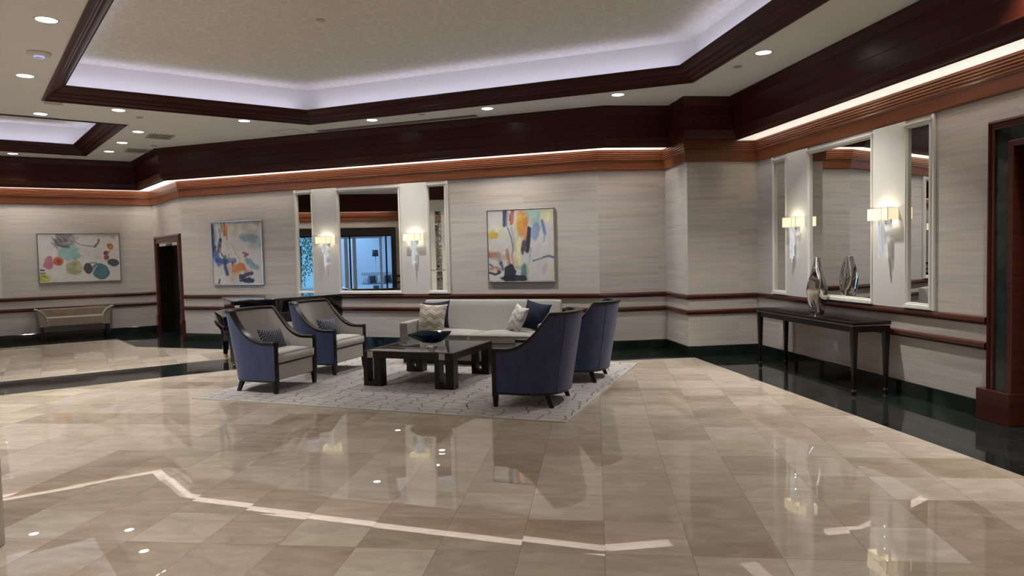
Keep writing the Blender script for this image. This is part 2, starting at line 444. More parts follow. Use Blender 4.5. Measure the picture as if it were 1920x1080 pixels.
# ------------------------------------------------------------------ floor
struct(MB().poly(ROOM, 0).build('floor', 'black_marble'))
X1 = isect(D + seg(D, E)[1] * 1.07, seg(D, E)[0], G + seg(G, H)[1] * 1.05, seg(G, H)[0])
cdo = C + seg(C, D)[1] * .99; cdt = seg(C, D)[0]
D1 = isect(D + seg(D, E)[1] * 1.07, seg(D, E)[0], cdo, cdt)
lo0, lot = V2((-6.396, 8.664)), V2((math.cos(math.radians(35)), math.sin(math.radians(35))))
up0 = V2((-6.9, 9.83))
bl = isect(lo0, lot, cdo, cdt); bu = isect(up0, lot, cdo, cdt)
wo = W4 + seg(W4, W3)[1] * 1.0
lo_w = isect(lo0, lot, W2 + WN_ * 1.0, WD); up_w = isect(up0, lot, W2 + WN_ * 1.0, WD)
main = [X1, D1, bl, lo_w, W4 + V2((1.4, 1.0)), K + V2((1, 1)), H + V2((-1.1, 1)), wpt(G, H, 14.0, 1.05)]
struct(MB().poly(main, .0016).build('floor_marble', 'beige_marble'))
C1 = isect(cdo, cdt, B + seg(B, C)[1] * .98, seg(B, C)[0]); B1 = isect(B + seg(B, C)[1] * .98, seg(B, C)[0], B + seg(W1, B)[1] * 1.03, tAB)
W1i = isect(B + seg(W1, B)[1] * 1.03, tAB, W2 + WN_ * 1.0, WD)
struct(MB().poly([bu, C1, B1, W1i, up_w], .0016).build('floor_alcove', 'beige_marble_alcove'))
# polished black edge strip round the beige field
GX = isect(D, seg(D, E)[0], G, seg(G, H)[0])
mb = MB(); sweep(mb, [D, GX, H], [(.95, .0012), (1.06, .0012)], caps=False)
struct(mb.build('trim_1', 'black_marble_plain'))

# ------------------------------------------------------------------ baseboard, rails, crown
def run(name, mat, prof, paths, caps=True, smooth=False):
    mb = MB()
    for p in paths: sweep(mb, p, prof, caps=caps, smooth=smooth)
    return struct(mb.build(name, mat))
pathA = [W1, B]; pathB = [C, D, E, F, G, wpt(G, H, 4.30)]; pathC = [wpt(G, H, 6.1), H, K, W4, W3, W2, W2 + (W1 - W2) / LW * (.10)]
bB = [C, D, E, F, G, wpt(G, H, 4.22)]
run('baseboard_back', 'black_marble_plain', [(0, 0), (.018, 0), (.018, .148), (.012, .155), (0, .155)], [bB])
run('baseboard_left', 'black_marble_plain', [(0, 0), (.018, 0), (.018, .148), (.012, .155), (0, .155)], [pathA])
run('baseboard_behind', 'black_marble_plain', [(0, 0), (.018, 0), (.018, .148), (.012, .155), (0, .155)], [pathC])
def railprof(z0, z1, d=.045):
    h = z1 - z0; r = [(0, z0), (d * .55, z0 + h * .04), (d * .8, z0 + h * .2)]
    for k in range(7):
        a = -PI / 2 + PI * k / 6; r.append((d * .72 + d * .28 * math.cos(a), z0 + h * .56 + h * .36 * math.sin(a)))
    return r + [(d * .5, z1 - h * .04), (0, z1)]
for i, (z0, z1) in enumerate(((.855, .932), (.625, .70))):
    run('trim_%d' % (2 + i), 'rail_wood', railprof(z0, z1), [pathA, pathB, pathC])
# crown on the wall: fluted upper half, plain lower half
cp = [(0, 2.893), (.026, 2.893), (.032, 2.905), (.036, 3.030), (.046, 3.036), (.046, 3.044)]
z = 3.05
for k in range(5):
    cp += [(.050 + k * .003, z), (.060 + k * .003, z + .008), (.060 + k * .003, z + .020), (.050 + k * .003, z + .027)]; z += .030
cp += [(.070, 3.203), (.070, 3.212), (0, 3.212)]
mb = MB(); sweep(mb, ROOM, cp, closed=True); struct(mb.build('trim_4', 'mahogany'))
# soffit in the shaded wood colour: offset of its ceiling edge per wall, cove slot behind it
dsof = [.50, .48, .50, .55, .13, .23, .53, .5, .5, .5, .5, .5]
ksof = [1, 1, 1, 1, .35, .55, 1, 1, 1, 1, 1, 1]
so = [(0, ZC + .002), (0, 3.795), (-.012, 3.785), (-.030, 3.755), (-.052, 3.715), (-.060, 3.70), (-.070, 3.697), (-.076, 3.69), (-.078, 3.525), (-.082, 3.522), (-.082, 3.516),
      (-.078, 3.513), (-.080, 3.345), (-.070, 3.340), (-.070, 3.328), (-.078, 3.322), (-.088, 3.300), (-.104, 3.265), (-.125, 3.235), (-.150, 3.215), (-.160, 3.210), (-.160, 3.200), (-.185, 3.200)]
mb = MB(); sweep(mb, ROOM, so, closed=True, d=dsof, k=ksof); struct(mb.build('trim_5', 'mahogany_shaded'))
mb = MB(); sweep(mb, ROOM, [(-.185, 3.200), (-.190, 3.52), (-.60, 3.52)], closed=True, d=dsof, k=[1] * 12)
struct(mb.build('trim_6', 'cove_paint'))
# white cove wall above the crown
mb = MB(); sweep(mb, ROOM, [(.004, 3.212), (.004, 3.52)], closed=True); struct(mb.build('trim_7', 'cove_paint'))

mb = MB(); Mg = wall_frame(G, H, 0)
for k in range(330):
    x = .02 + k * .018
    mb.box(x, x + .0012, -.345, -.068, 3.198, 3.212, M=Mg)
for k in range(6): mb.box(.0, 6.0, -.345 + k * .046, -.344 + k * .046, 3.198, 3.212, M=Mg)
struct(mb.build('trim_13', 'cove_paint'))
# ------------------------------------------------------------------ ceiling with two trays
T1 = [V2(p) for p in ((-6.182, 9.502), (-3.256, 11.635), (2.428, 9.354), (3.80, 0.0), (3.2, -1.6), (1.9, -.85))]
d35 = V2((math.cos(math.radians(36)), math.sin(math.radians(36)))); dp = V2((-math.sin(math.radians(36)), math.cos(math.radians(36))))
# second tray, a rectangle
q1 = V2((-6.12, 11.342)); q2 = V2((-8.622, 14.405)); dd = (q1 - q2) / np.linalg.norm(q1 - q2); ee = V2((-dd[1], dd[0])) * -1
ee = ee if ee[0] < 0 else -ee
T2 = [q1, q1 + ee * 6.0, q2 + ee * 6.0, q2]
def cw(p):  # make the inside lie to the right (same sense as ROOM)
    a = sum(p[i][0] * p[(i + 1) % len(p)][1] - p[(i + 1) % len(p)][0] * p[i][1] for i in range(len(p)))
    return p[::-1] if a > 0 else p
T1, T2 = cw(T1), cw(T2)
def filled(name, loops, z, mat):
    bm = bmesh.new(); es = []
    for lp in loops:
        vs = [bm.verts.new((p[0], p[1], z)) for p in lp]
        es += [bm.edges.new((vs[i], vs[(i + 1) % len(vs)])) for i in range(len(vs))]
    bmesh.ops.triangle_fill(bm, use_beauty=True, use_dissolve=False, edges=es)
    bmesh.ops.recalc_face_normals(bm, faces=bm.faces)
    me = bpy.data.meshes.new(name); bm.to_mesh(me); bm.free(); me.materials.append(MATS[mat])
    for p in me.polygons:
        pass
    o = bpy.data.objects.new(name, me); COL.objects.link(o); return struct(o)
filled('ceiling', [ROOM, T1, T2], ZC, 'ceiling_paint')
wp_ = [(-.035, 3.806), (-.030, 3.795), (-.010, 3.792), (.006, 3.80), (.010, 3.815), (.040, 3.83), (.055, 3.85), (.060, 3.862), (.085, 3.87), (.10, 3.885), (.108, 3.90),
       (.135, 3.905), (.165, 3.925), (.19, 3.95), (.205, 3.972), (.222, 3.976), (.222, 3.984), (.20, 3.99), (.17, 3.985), (-.02, 3.87)]
for i, T in enumerate((T1, T2)):
    mb = MB(); sweep(mb, T, wp_, closed=True); struct(mb.build('trim_%d' % (8 + i), 'mahogany_shaded'))
    ins = offset_path(T, [-.05] * len(T), True)
    mb = MB(); sweep(mb, T, [(-.05, 3.81), (-.05, 4.36)], closed=True); struct(mb.build('trim_%d' % (10 + i), 'cove_paint'))
    struct(MB().poly(ins, 4.36, up=False).build('ceiling_tray', 'tray'))

# ------------------------------------------------------------------ doors
def door_frame(a, b, s0, s1, ztop, wd, name, lab, plinth=.29, depth=.05):
    """trim_n style wooden frame with plinth blocks, opening s0..s1"""
    M = wall_frame(a, b, 0); mb = MB()
    prof = [(0, .0), (.012, depth * .7), (.03, depth), (wd * .35, depth), (wd * .42, depth * .6), (wd * .7, depth * .6), (wd * .78, depth * .85), (wd, depth * .85), (wd, -.12)]
    path = [(s0 - wd, 0), (s0 - wd, ztop + wd), (s1 + wd, ztop + wd), (s1 + wd, 0)]
    rows = []
    for o, h in prof:
        rows.append([(s0 - wd + o, -h, plinth * .0), (s0 - wd + o, -h, ztop + wd - o), (s1 + wd - o, -h, ztop + wd - o), (s1 + wd - o, -h, 0)])
    v = [p for r in rows for p in r]; f = []
    for j in range(len(prof) - 1):
        for i in range(3): f.append((j * 4 + i, j * 4 + i + 1, (j + 1) * 4 + i + 1, (j + 1) * 4 + i))
    mb.add(v, f)
    o = mb.build(name, 'rail_wood'); place(o, M); struct(o, lab); return o
# left: elevator doorway in the angled wall
fr = door_frame(B, C, .42, 2.25, 2.02, .16, 'door_1', 'mahogany door surround in the angled wall', .40)
M = wall_frame(B, C, 0)
mb = MB()
for a0, a1 in ((.24, .41), (2.26, 2.45)): mb.box(a0, a1, -.065, 0, 0, .42)
o = place(mb.build('door_plinth', 'rail_wood', bevel=.004), M); o.parent = fr; o.matrix_parent_inverse = fr.matrix_world.inverted()
mb = MB(); mb.box(.40, 2.27, .30, .34, 0, 2.06)
for k in range(5): mb.box(.43 + k * .365, .43 + k * .365 + .33, .28, .30, .02, 2.0)
o = place(mb.build('door_leaf', 'espresso', bevel=.006), M); o.parent = fr; o.matrix_parent_inverse = fr.matrix_world.inverted()
mb = MB(); mb.box(.40, .44, .0, .32, 0, 2.05); mb.box(2.23, 2.27, .0, .32, 0, 2.05); mb.box(.40, 2.27, 0, .32, 2.02, 2.06)
o = place(mb.build('door_jamb', 'espresso'), M); o.parent = fr; o.matrix_parent_inverse = fr.matrix_world.inverted()
mb = MB(); mb.box(.34, 2.33, .002, .5, -.05, -.002); mb.box(.34, 2.33, .34, .5, 0, 2.3); mb.box(.34, .40, .002, .5, 0, 2.3); mb.box(2.27, 2.33, .002, .5, 0, 2.3); mb.box(.34, 2.33, .01, .5, 2.06, 2.3)
o = place(mb.build('door_backing', 'black_marble_plain'), M); o.parent = fr; o.matrix_parent_inverse = fr.matrix_world.inverted()  # recess lining and unseen backing, added to keep sky light out
mb = MB(); mb.box(.46, 2.2, .02, .06, 1.955, 2.015)
o = place(mb.build('door_header', 'sign_glow'), M); o.parent = fr; o.matrix_parent_inverse = fr.matrix_world.inverted()
mb = MB(); mb.box(1.15, 1.6, -.002, .02, 1.95, 2.0)
o = place(mb.build('door_lantern', 'mahogany', bevel=.004), M); o.parent = fr; o.matrix_parent_inverse = fr.matrix_world.inverted()
# right: elevator surround of wood and green marble
M = wall_frame(G, H, 0)
f2 = door_frame(G, H, 4.40, 6.03, 2.59, .092, 'door_2', 'mahogany and dark marble door surround at the right edge', .29, .055)
def sub(mb, name, mat, **kw):
    o = place(mb.build(name, mat, **kw), M); o.parent = f2; o.matrix_parent_inverse = f2.matrix_world.inverted(); return o
mb = MB(); mb.box(4.40, 4.56, -.03, 0, 0, 2.60); mb.box(5.87, 6.03, -.03, 0, 0, 2.60); mb.box(4.40, 6.03, -.03, 0, 2.46, 2.60)
sub(mb, 'door_marble', 'green_marble')
mb = MB(); mb.box(4.545, 4.60, -.05, .30, 0, 2.44); mb.box(5.83, 5.885, -.05, .30, 0, 2.44); mb.box(4.545, 5.885, -.05, .30, 2.42, 2.475)
sub(mb, 'door_casing', 'rail_wood', bevel=.006)
mb = MB(); mb.box(4.245, 4.605, -.075, .28, 0, .285); mb.box(5.83, 6.12, -.075, .28, 0, .285)
sub(mb, 'door_plinth', 'rail_wood', bevel=.005)
mb = MB(); mb.box(4.3, 6.1, 0, .5, -.05, -.002); mb.box(4.3, 6.1, .34, .5, 0, 2.7); mb.box(4.4, 4.5, .0, .5, 0, 2.6); mb.box(5.95, 6.05, 0, .5, 0, 2.6); mb.box(4.4, 6.05, .01, .5, 2.48, 2.6)
sub(mb, 'door_backing', 'black_marble_plain')  # backing added behind the leaf to block leaking sky light
mb = MB(); mb.box(4.60, 5.84, .28, .32, 0, 2.45); mb.box(4.62, 5.21, .26, .28, .01, 2.42); mb.box(5.225, 5.82, .26, .28, .01, 2.42)
sub(mb, 'door_leaf', 'espresso', bevel=.004)

# ------------------------------------------------------------------ mirrored wall panels and sconces
MIRR = [(.07, .37), (.97, 2.20), (2.80, 3.10)]
def mirror_set(a, b, s0, label):
    M = wall_frame(a, b, s0)
    root = thing('mirrored_wall_panel', (0, 0, 0), 0, label, 'mirror'); place(root, M)
    mb = MB(); Wd = 3.17; z0, z1 = .935, 2.885
    xs = [0.0, .035, .40, .935, 2.235, 2.765, 3.135, Wd]
    # panel field between and around the mirrors
    for x0, x1 in ((.0, .035), (.405, .93), (2.24, 2.765), (3.135, Wd)): mb.box(x0, x1, -.030, -.0, z0, z1)
    mb.box(0, Wd, -.006, -.0, z0, z1)
    mb.build('panel', 'white_panel', root)
    for m0, m1 in MIRR:
        fb = MB(); e = .034
        prof = [(-e, .0), (-e, .040), (-e + .008, .044), (-e + .014, .044), (-.012, .030), (-.006, .032), (0, .028), (0, .006)]
        loops = []
        for o, h in prof:
            x0, x1, q0, q1 = m0 - (-o), m1 + (-o), 1.0 + o, 2.80 - o
            loops.append([(m0 + o, -h, 1.0 + o), (m1 - o, -h, 1.0 + o), (m1 - o, -h, 2.80 - o), (m0 + o, -h, 2.80 - o)])
        v = [p for r in loops for p in r]; f = []
        for j in range(len(prof) - 1):
            for i in range(4): f.append((j * 4 + i, j * 4 + (i + 1) % 4, (j + 1) * 4 + (i + 1) % 4, (j + 1) * 4 + i))
        fb.add(v, f)
        fb.box(m0 - e - .012, m1 + e + .012, -.056, 0, 2.832, 2.850); fb.box(m0 - e - .006, m1 + e + .006, -.048, 0, 2.818, 2.832)
        fb.box(m0 - e - .010, m1 + e + .010, -.058, 0, .945, .966)
        fb.build('mirror_frame', 'white_trim', root)
        MB().add([(m0, -.008, 1.0), (m1, -.008, 1.0), (m1, -.008, 2.8), (m0, -.008, 2.8)], [(0, 1, 2, 3)]).build('mirror_glass', 'mirror', root)
    return root
def sconce_proto():
    r = bpy.data.objects.new('wall_sconce', None); COL.objects.link(r)
    mb = MB(); w, h, d0, d1 = .168, .131, .035, .125
    for x0, x1, y0, y1 in ((-w, w, -d1, -d1 + .004), (-w, -w + .004, -d1 + .004, -.002), (w - .004, w, -d1 + .004, -.002)):
        mb.box(x0, x1, y0, y1, 1.872, 1.872 + h)
    mb.build('shade', 'shade_glow', r)
    mb = MB(); mb.box(.062, .066, -d1 - .002, -d1, 1.872, 2.003); mb.box(w - .003, w + .001, -d1 - .0015, -d1 + .003, 1.870, 2.005); mb.box(w, w + .001, -d1, -d0, 2.001, 2.005); mb.box(w, w + .001, -d1, -d0, 1.87, 1.873)
    mb.box(-w, w, -d1 - .0015, -d1, 2.001, 2.005); mb.box(-w, w, -d1 - .0015, -d1, 1.870, 1.873)
    mb.build('shade_edging', 'pewter', r)
    mb = MB(); mb.box(-.05, .05, -.030, 0, 1.84, 1.99); mb.box(-.008, .008, -.09, -.02, 1.862, 1.876)
    mb.build('backplate', 'chrome', r, bevel=.003)
    rnd = random.Random(3); mb = MB()
    for k in range(26):
        x = rnd.uniform(-.042, .042); y = -rnd.uniform(.055, .105)
        ln = .46 * (1 - abs(x) / .048) ** .75 * rnd.uniform(.72, 1) + .06
        n = max(2, int(ln / .045)); hh = ln / n; wd = rnd.uniform(.0055, .0085)
        for j in range(n):
            z1 = 1.872 - j * hh; q = 1 - .35 * j / n
            M = Matrix.Translation((x, y, 0)) @ Matrix.Rotation(rnd.uniform(0, 1.5), 4, 'Z')
            mb.box(-wd * q, wd * q, -wd * q, wd * q, z1 - hh + .004, z1, M=M, taper=.8)
    mb.build('crystal_drops', 'crystal', r)
    return r
SCP = sconce_proto(); first = [True]
def sconce(a, b, s, label):
    r = SCP if first[0] else copy_tree(SCP)
    first[0] = False
    place(r, wall_frame(a, b, s, .030)); tag(r, label, 'wall lamp', 'crystal wall sconces')
    p = wpt(a, b, s, .030 + .08)
    for z, e, cl, q in ((1.945, 4.2, (1, .88, .66), .085), (1.80, .12, (.94, .97, 1), .045), (1.66, .09, (.94, .97, 1), .045), (1.50, .05, (.94, .97, 1), .045)):  # bulb in the shade, then three lamps added to brighten the crystals
        ld = bpy.data.lights.new('sconce_bulb_and_fill', 'POINT'); ld.energy = e; ld.color = cl; ld.shadow_soft_size = .02 if z > 1.9 else .014
        p = wpt(a, b, s, .030 + q)
        lo = bpy.data.objects.new('sconce_bulb_and_fill', ld); COL.objects.link(lo); lo.location = (p[0], p[1], z)
mirror_set(C, D, 2.745, 'white three-mirror wall panel on the back wall behind the piano and sofa')
mirror_set(G, H, .48, 'white three-mirror wall panel on the right wall above the black console table')
mirror_set(W1, B, 10.6 - 2.87 - 3.15, 'white three-mirror wall panel left of the long leaf-spot painting, at the frame edge')
sconce(C, D, 3.446, 'lit crystal sconce left of the middle back-wall mirror that reflects a blue window')
sconce(C, D, 5.262, 'lit crystal sconce right of the middle back-wall mirror, above the sofa end')
sconce(G, H, 1.165, 'lit crystal sconce above the silver vase, left of the big right-wall mirror')
sconce(G, H, 2.975, 'lit crystal sconce right of the big right-wall mirror, nearest the elevator door')
sconce(W1, B, 10.6 - 2.87 - 3.15 + .70, 'lit crystal sconce on the left wall panel, farther from the long painting')
sconce(W1, B, 10.6 - 2.87 - 3.15 + 2.51, 'lit crystal sconce on the left wall panel, nearer the long painting')

# ------------------------------------------------------------------ paintings (colour strokes on a fine canvas grid)
def painting(name, a, b, s0, s1, z0, z1, frame_mat, painter, label, o=.0):
    root = thing(name, (0, 0, 0), 0, label, 'painting'); place(root, wall_frame(a, b, s0, o))
    w, h, dp = s1 - s0, z1 - z0, .05; nx, nz = int(w * 125), int(h * 125)
    fb = MB(); t = .012
    fb.box(0, t, -dp, 0, z0, z1); fb.box(w - t, w, -dp, 0, z0, z1); fb.box(t, w - t, -dp, 0, z0, z0 + t); fb.box(t, w - t, -dp, 0, z1 - t, z1)
    fb.build('frame', frame_mat, root, bevel=.002)
    g = MB(); g.box(t, w - t, -dp + .016, 0, z0 + t, z1 - t); g.build('canvas_back', 'black_matt', root)
    X, Z = np.meshgrid(np.linspace(0, 1, nx), np.linspace(0, 1, nz))
    x0, x1, q0, q1 = t + .006, w - t - .006, z0 + t + .006, z1 - t - .006
    v = [(x0 + (x1 - x0) * u, -dp + .008, q0 + (q1 - q0) * k) for u, k in zip(X.ravel(), Z.ravel())]
    f = [(j * nx + i, j * nx + i + 1, (j + 1) * nx + i + 1, (j + 1) * nx + i) for j in range(nz - 1) for i in range(nx - 1)]
    mb = MB(); mb.add(v, f); ob = mb.build('canvas', 'canvas_paint', root)
    color_attr(ob, painter(X, 1 - Z).reshape(-1, 3))
    return root
def vnoise(X, Y, sx, sy, seed):
    r = np.random.RandomState(seed); n = 64; g = r.rand(n, n)
    x = X * sx; y = Y * sy; i = np.floor(x).astype(int); j = np.floor(y).astype(int); fx = x - i; fy = y - j
    fx = fx * fx * (3 - 2 * fx); fy = fy * fy * (3 - 2 * fy)
    q = lambda a, b: g[b % n, a % n]
    return (q(i, j) * (1 - fx) + q(i + 1, j) * fx) * (1 - fy) + (q(i, j + 1) * (1 - fx) + q(i + 1, j + 1) * fx) * fy
class Paint:
    def __init__(s, X, Y, base, seed=1, asp=1):
        s.X, s.Y = X, Y; s.c = np.ones(X.shape + (3,)) * np.array(base); s.seed = seed; s.asp = asp
        n = vnoise(X, Y, 5, 5, seed) * .5 + vnoise(X, Y, 17, 14, seed + 1) * .3 + vnoise(X + Y, Y - X, 50, 12, seed + 2) * .35
        s.c *= (.72 + .26 * n)[..., None]
    def lay(s, a, col, alpha):
        m = np.clip(a, 0, 1)[..., None] * alpha; s.seed += 3
        n = (.62 + .45 * vnoise(s.X, s.Y, 14, 11, s.seed) + .32 * vnoise(s.X + s.Y, s.Y - s.X, 48, 9, s.seed + 2))[..., None]
        s.c = s.c * (1 - m) + np.array(col) * n * m
    def blob(s, x, y, rx, ry, col, rot=0, alpha=.9, soft=.25, rough=.25):
        dx = (s.X - x) * s.asp; dy = s.Y - y; c, q = math.cos(rot), math.sin(rot)
        u = (dx * c + dy * q) / (rx * s.asp); v = (-dx * q + dy * c) / ry
        r = np.sqrt(u * u + v * v) + rough * ((vnoise(s.X + x, s.Y + y, 9, 9, s.seed + 5) - .5) * 1.5 + (vnoise(s.X + y, s.Y + x, 34, 22, s.seed + 8) - .5) * .9); soft = soft * .55
        s.lay((1 + soft - r) / (2 * soft), col, alpha)
    def stroke(s, pts, w, col, alpha=.9, soft=.5, dry=.5):
        d = np.full(s.X.shape, 9.0)
        for (x0, y0), (x1, y1) in zip(pts, pts[1:]):
            ax, ay = s.X * s.asp, s.Y; bx, by = x0 * s.asp, y0; ex, ey = (x1 - x0) * s.asp, y1 - y0
            t = np.clip(((ax - bx) * ex + (ay - by) * ey) / (ex * ex + ey * ey + 1e-9), 0, 1)
            d = np.minimum(d, np.hypot(ax - bx - t * ex, ay - by - t * ey))
        n = vnoise(s.X, s.Y, 60, 13, s.seed + 9) * .7 + vnoise(s.X, s.Y, 24, 30, s.seed + 4) * .3 - .5; soft = soft * .55
        s.lay((1 + soft - d / w + 1.5 * dry * n) / (2 * soft), col, alpha)
def paint_leaf(X, Y):
    P = Paint(X, Y, (.66, .62, .61), 11, 1.48)
    P.blob(.36, .42, .17, .17, (.20, .36, .36), .1, .85, .12, .5); P.blob(.40, .30, .10, .12, (.23, .40, .41), 0, .7, .3, .4)
    P.blob(.30, .13, .135, .15, (.17, .17, .19), -.3, .8, .25, .6); P.blob(.31, .22, .09, .05, (.55, .55, .55), -.5, .7, .3, .5)
    for k in range(9):
        P.stroke([(.17 + k * .022, .06 + (k % 3) * .03), (.22 + k * .018, .22), (.28 + k * .012, .27)], .008, (.05, .05, .06), .8)
    P.stroke([(.44, .16), (.50, .22), (.60, .25), (.69, .27)], .009, (.10, .10, .08), .9)
    P.stroke([(.69, .27), (.735, .18), (.74, .12)], .02, (.12, .13, .04), .95)
    P.blob(.885, .27, .05, .06, (.22, .10, .01), .9, .95, .15, .2); P.blob(.888, .275, .022, .03, (.62, .22, .03), .9, .9, .25, .1)
    P.blob(.82, .42, .028, .045, (.16, .02, .03), .4, .95, .15, .6); P.blob(.83, .50, .03, .045, (.20, .025, .05), 0, .9, .15, .6)
    P.stroke([(.84, .46), (.87, .37)], .018, (.30, .14, .05), .9)
    P.blob(.115, .59, .055, .12, (.42, .12, .20), .2, .85, .14, .4); P.blob(.23, .565, .062, .095, (.50, .10, .03), 0, .95, .08, .1)
    P.blob(.235, .56, .03, .05, (.16, .05, .03), 0, .8, .3, .3)
    P.blob(.425, .715, .11, .155, (.33, .35, .20), 0, .92, .07, .18); P.blob(.39, .78, .06, .06, (.20, .24, .11), 0, .4, .4, .3)
    P.blob(.59, .72, .058, .115, (.035, .035, .05), .1, .95, .1, .2); P.blob(.745, .80, .115, .165, (.04, .14, .17), .2, .96, .06, .12)
    P.blob(.92, .625, .075, .085, (.03, .045, .06), .25, .95, .08, .15); P.blob(.72, .49, .04, .05, (.47, .46, .38), 0, .7, .2, .3)
    P.stroke([(.62, .61), (.70, .62)], .01, (.08, .08, .08)); P.stroke([(.02, .74), (.055, .745)], .018, (.05, .03, .05)); P.stroke([(.02, .81), (.06, .81)], .018, (.06, .03, .05))
    P.blob(.055, .90, .062, .085, (.42, .43, .06), 0, .9, .12, .5); P.stroke([(.03, .85), (.09, .9)], .01, (.10, .10, .03))
    P.stroke([(.63, .88), (.67, .74), (.70, .68)], .01, (.60, .62, .66), .8); P.blob(.93, .06, .03, .04, (.35, .33, .28), 0, .6, .4, .6)
    return P.c
def paint_blue(X, Y):
    P = Paint(X, Y, (.60, .57, .56), 31, 1.0)
    P.blob(.62, .10, .40, .12, (.50, .48, .38), 0, .7, .5, .4); P.blob(.92, .03, .09, .06, (.40, .26, .08), 0, .6, .5, .5)
    P.blob(.82, .26, .20, .08, (.17, .26, .32), .12, .85, .45, .5); P.blob(.88, .36, .14, .08, (.22, .32, .36), .2, .6, .5, .5)
    P.stroke([(.02, .06), (.035, .25), (.03, .50)], .045, (.02, .035, .07), .95); P.stroke([(.06, .05), (.08, .35)], .03, (.30, .40, .52), .7)
    P.stroke([(.17, .28), (.13, .45), (.10, .48)], .035, (.01, .02, .04), .95); P.stroke([(.15, .10), (.19, .30), (.17, .42), (.19, .54)], .008, (.01, .02, .04), .95)
    P.stroke([(.13, .44), (.20, .53)], .012, (.01, .02, .04))
    P.stroke([(.265, .02), (.27, .20)], .030, (.48, .14, .03), .95); P.stroke([(.32, .06), (.305, .29)], .010, (.45, .13, .03), .95)
    P.stroke([(.20, 0), (.21, .14)], .022, (.20, .25, .16), .7); P.stroke([(.38, 0), (.36, .30), (.33, .40)], .02, (.50, .47, .40), .7)
    P.stroke([(.27, .34), (.36, .47), (.41, .57)], .008, (.30, .27, .12), .8); P.stroke([(.42, .37), (.48, .52), (.55, .60), (.57, .70)], .010, (.50, .40, .10), .8)
    P.stroke([(.06, .53), (.10, .60), (.12, .66)], .06, (.06, .13, .36), .9); P.stroke([(.08, .61), (.24, .64), (.34, .62), (.44, .62)], .042, (.045, .10, .30), .95)
    P.stroke([(.18, .50), (.22, .56), (.28, .55)], .012, (.02, .04, .15)); P.stroke([(.26, .56), (.245, .70), (.29, .84)], .035, (.025, .08, .15), .95)
    P.stroke([(.41, .62), (.40, .70)], .02, (.03, .04, .12)); P.stroke([(.33, .52), (.33, .60)], .012, (.03, .05, .14))
    P.blob(.53, .74, .17, .075, (.50, .17, .035), .05, .92, .4, .5); P.blob(.45, .82, .10, .05, (.50, .24, .10), 0, .6, .5, .5)
    P.stroke([(.63, .50), (.72, .53), (.66, .555)], .020, (.20, .03, .06), .85); P.stroke([(.70, .62), (.80, .72), (.90, .735)], .045, (.15, .30, .36), .85)
    P.stroke([(.76, .60), (.84, .70)], .02, (.10, .24, .33), .8)
    P.stroke([(.56, .90), (.70, .85), (.78, .83)], .035, (.02, .04, .09), .95); P.blob(.70, .945, .17, .045, (.012, .018, .045), 0, .97, .2, .4)
    P.stroke([(.55, .86), (.62, .90)], .02, (.02, .04, .08)); P.stroke([(.13, .93), (.105, .985)], .018, (.02, .04, .10)); P.blob(.40, .93, .07, .05, (.48, .30, .20), 0, .6, .5, .6)
    P.stroke([(.05, .79), (.12, .78), (.16, .83)], .008, (.38, .40, .28), .8); P.blob(.30, .48, .2, .12, (.63, .61, .60), .3, .3, .5, .4)
    return P.c
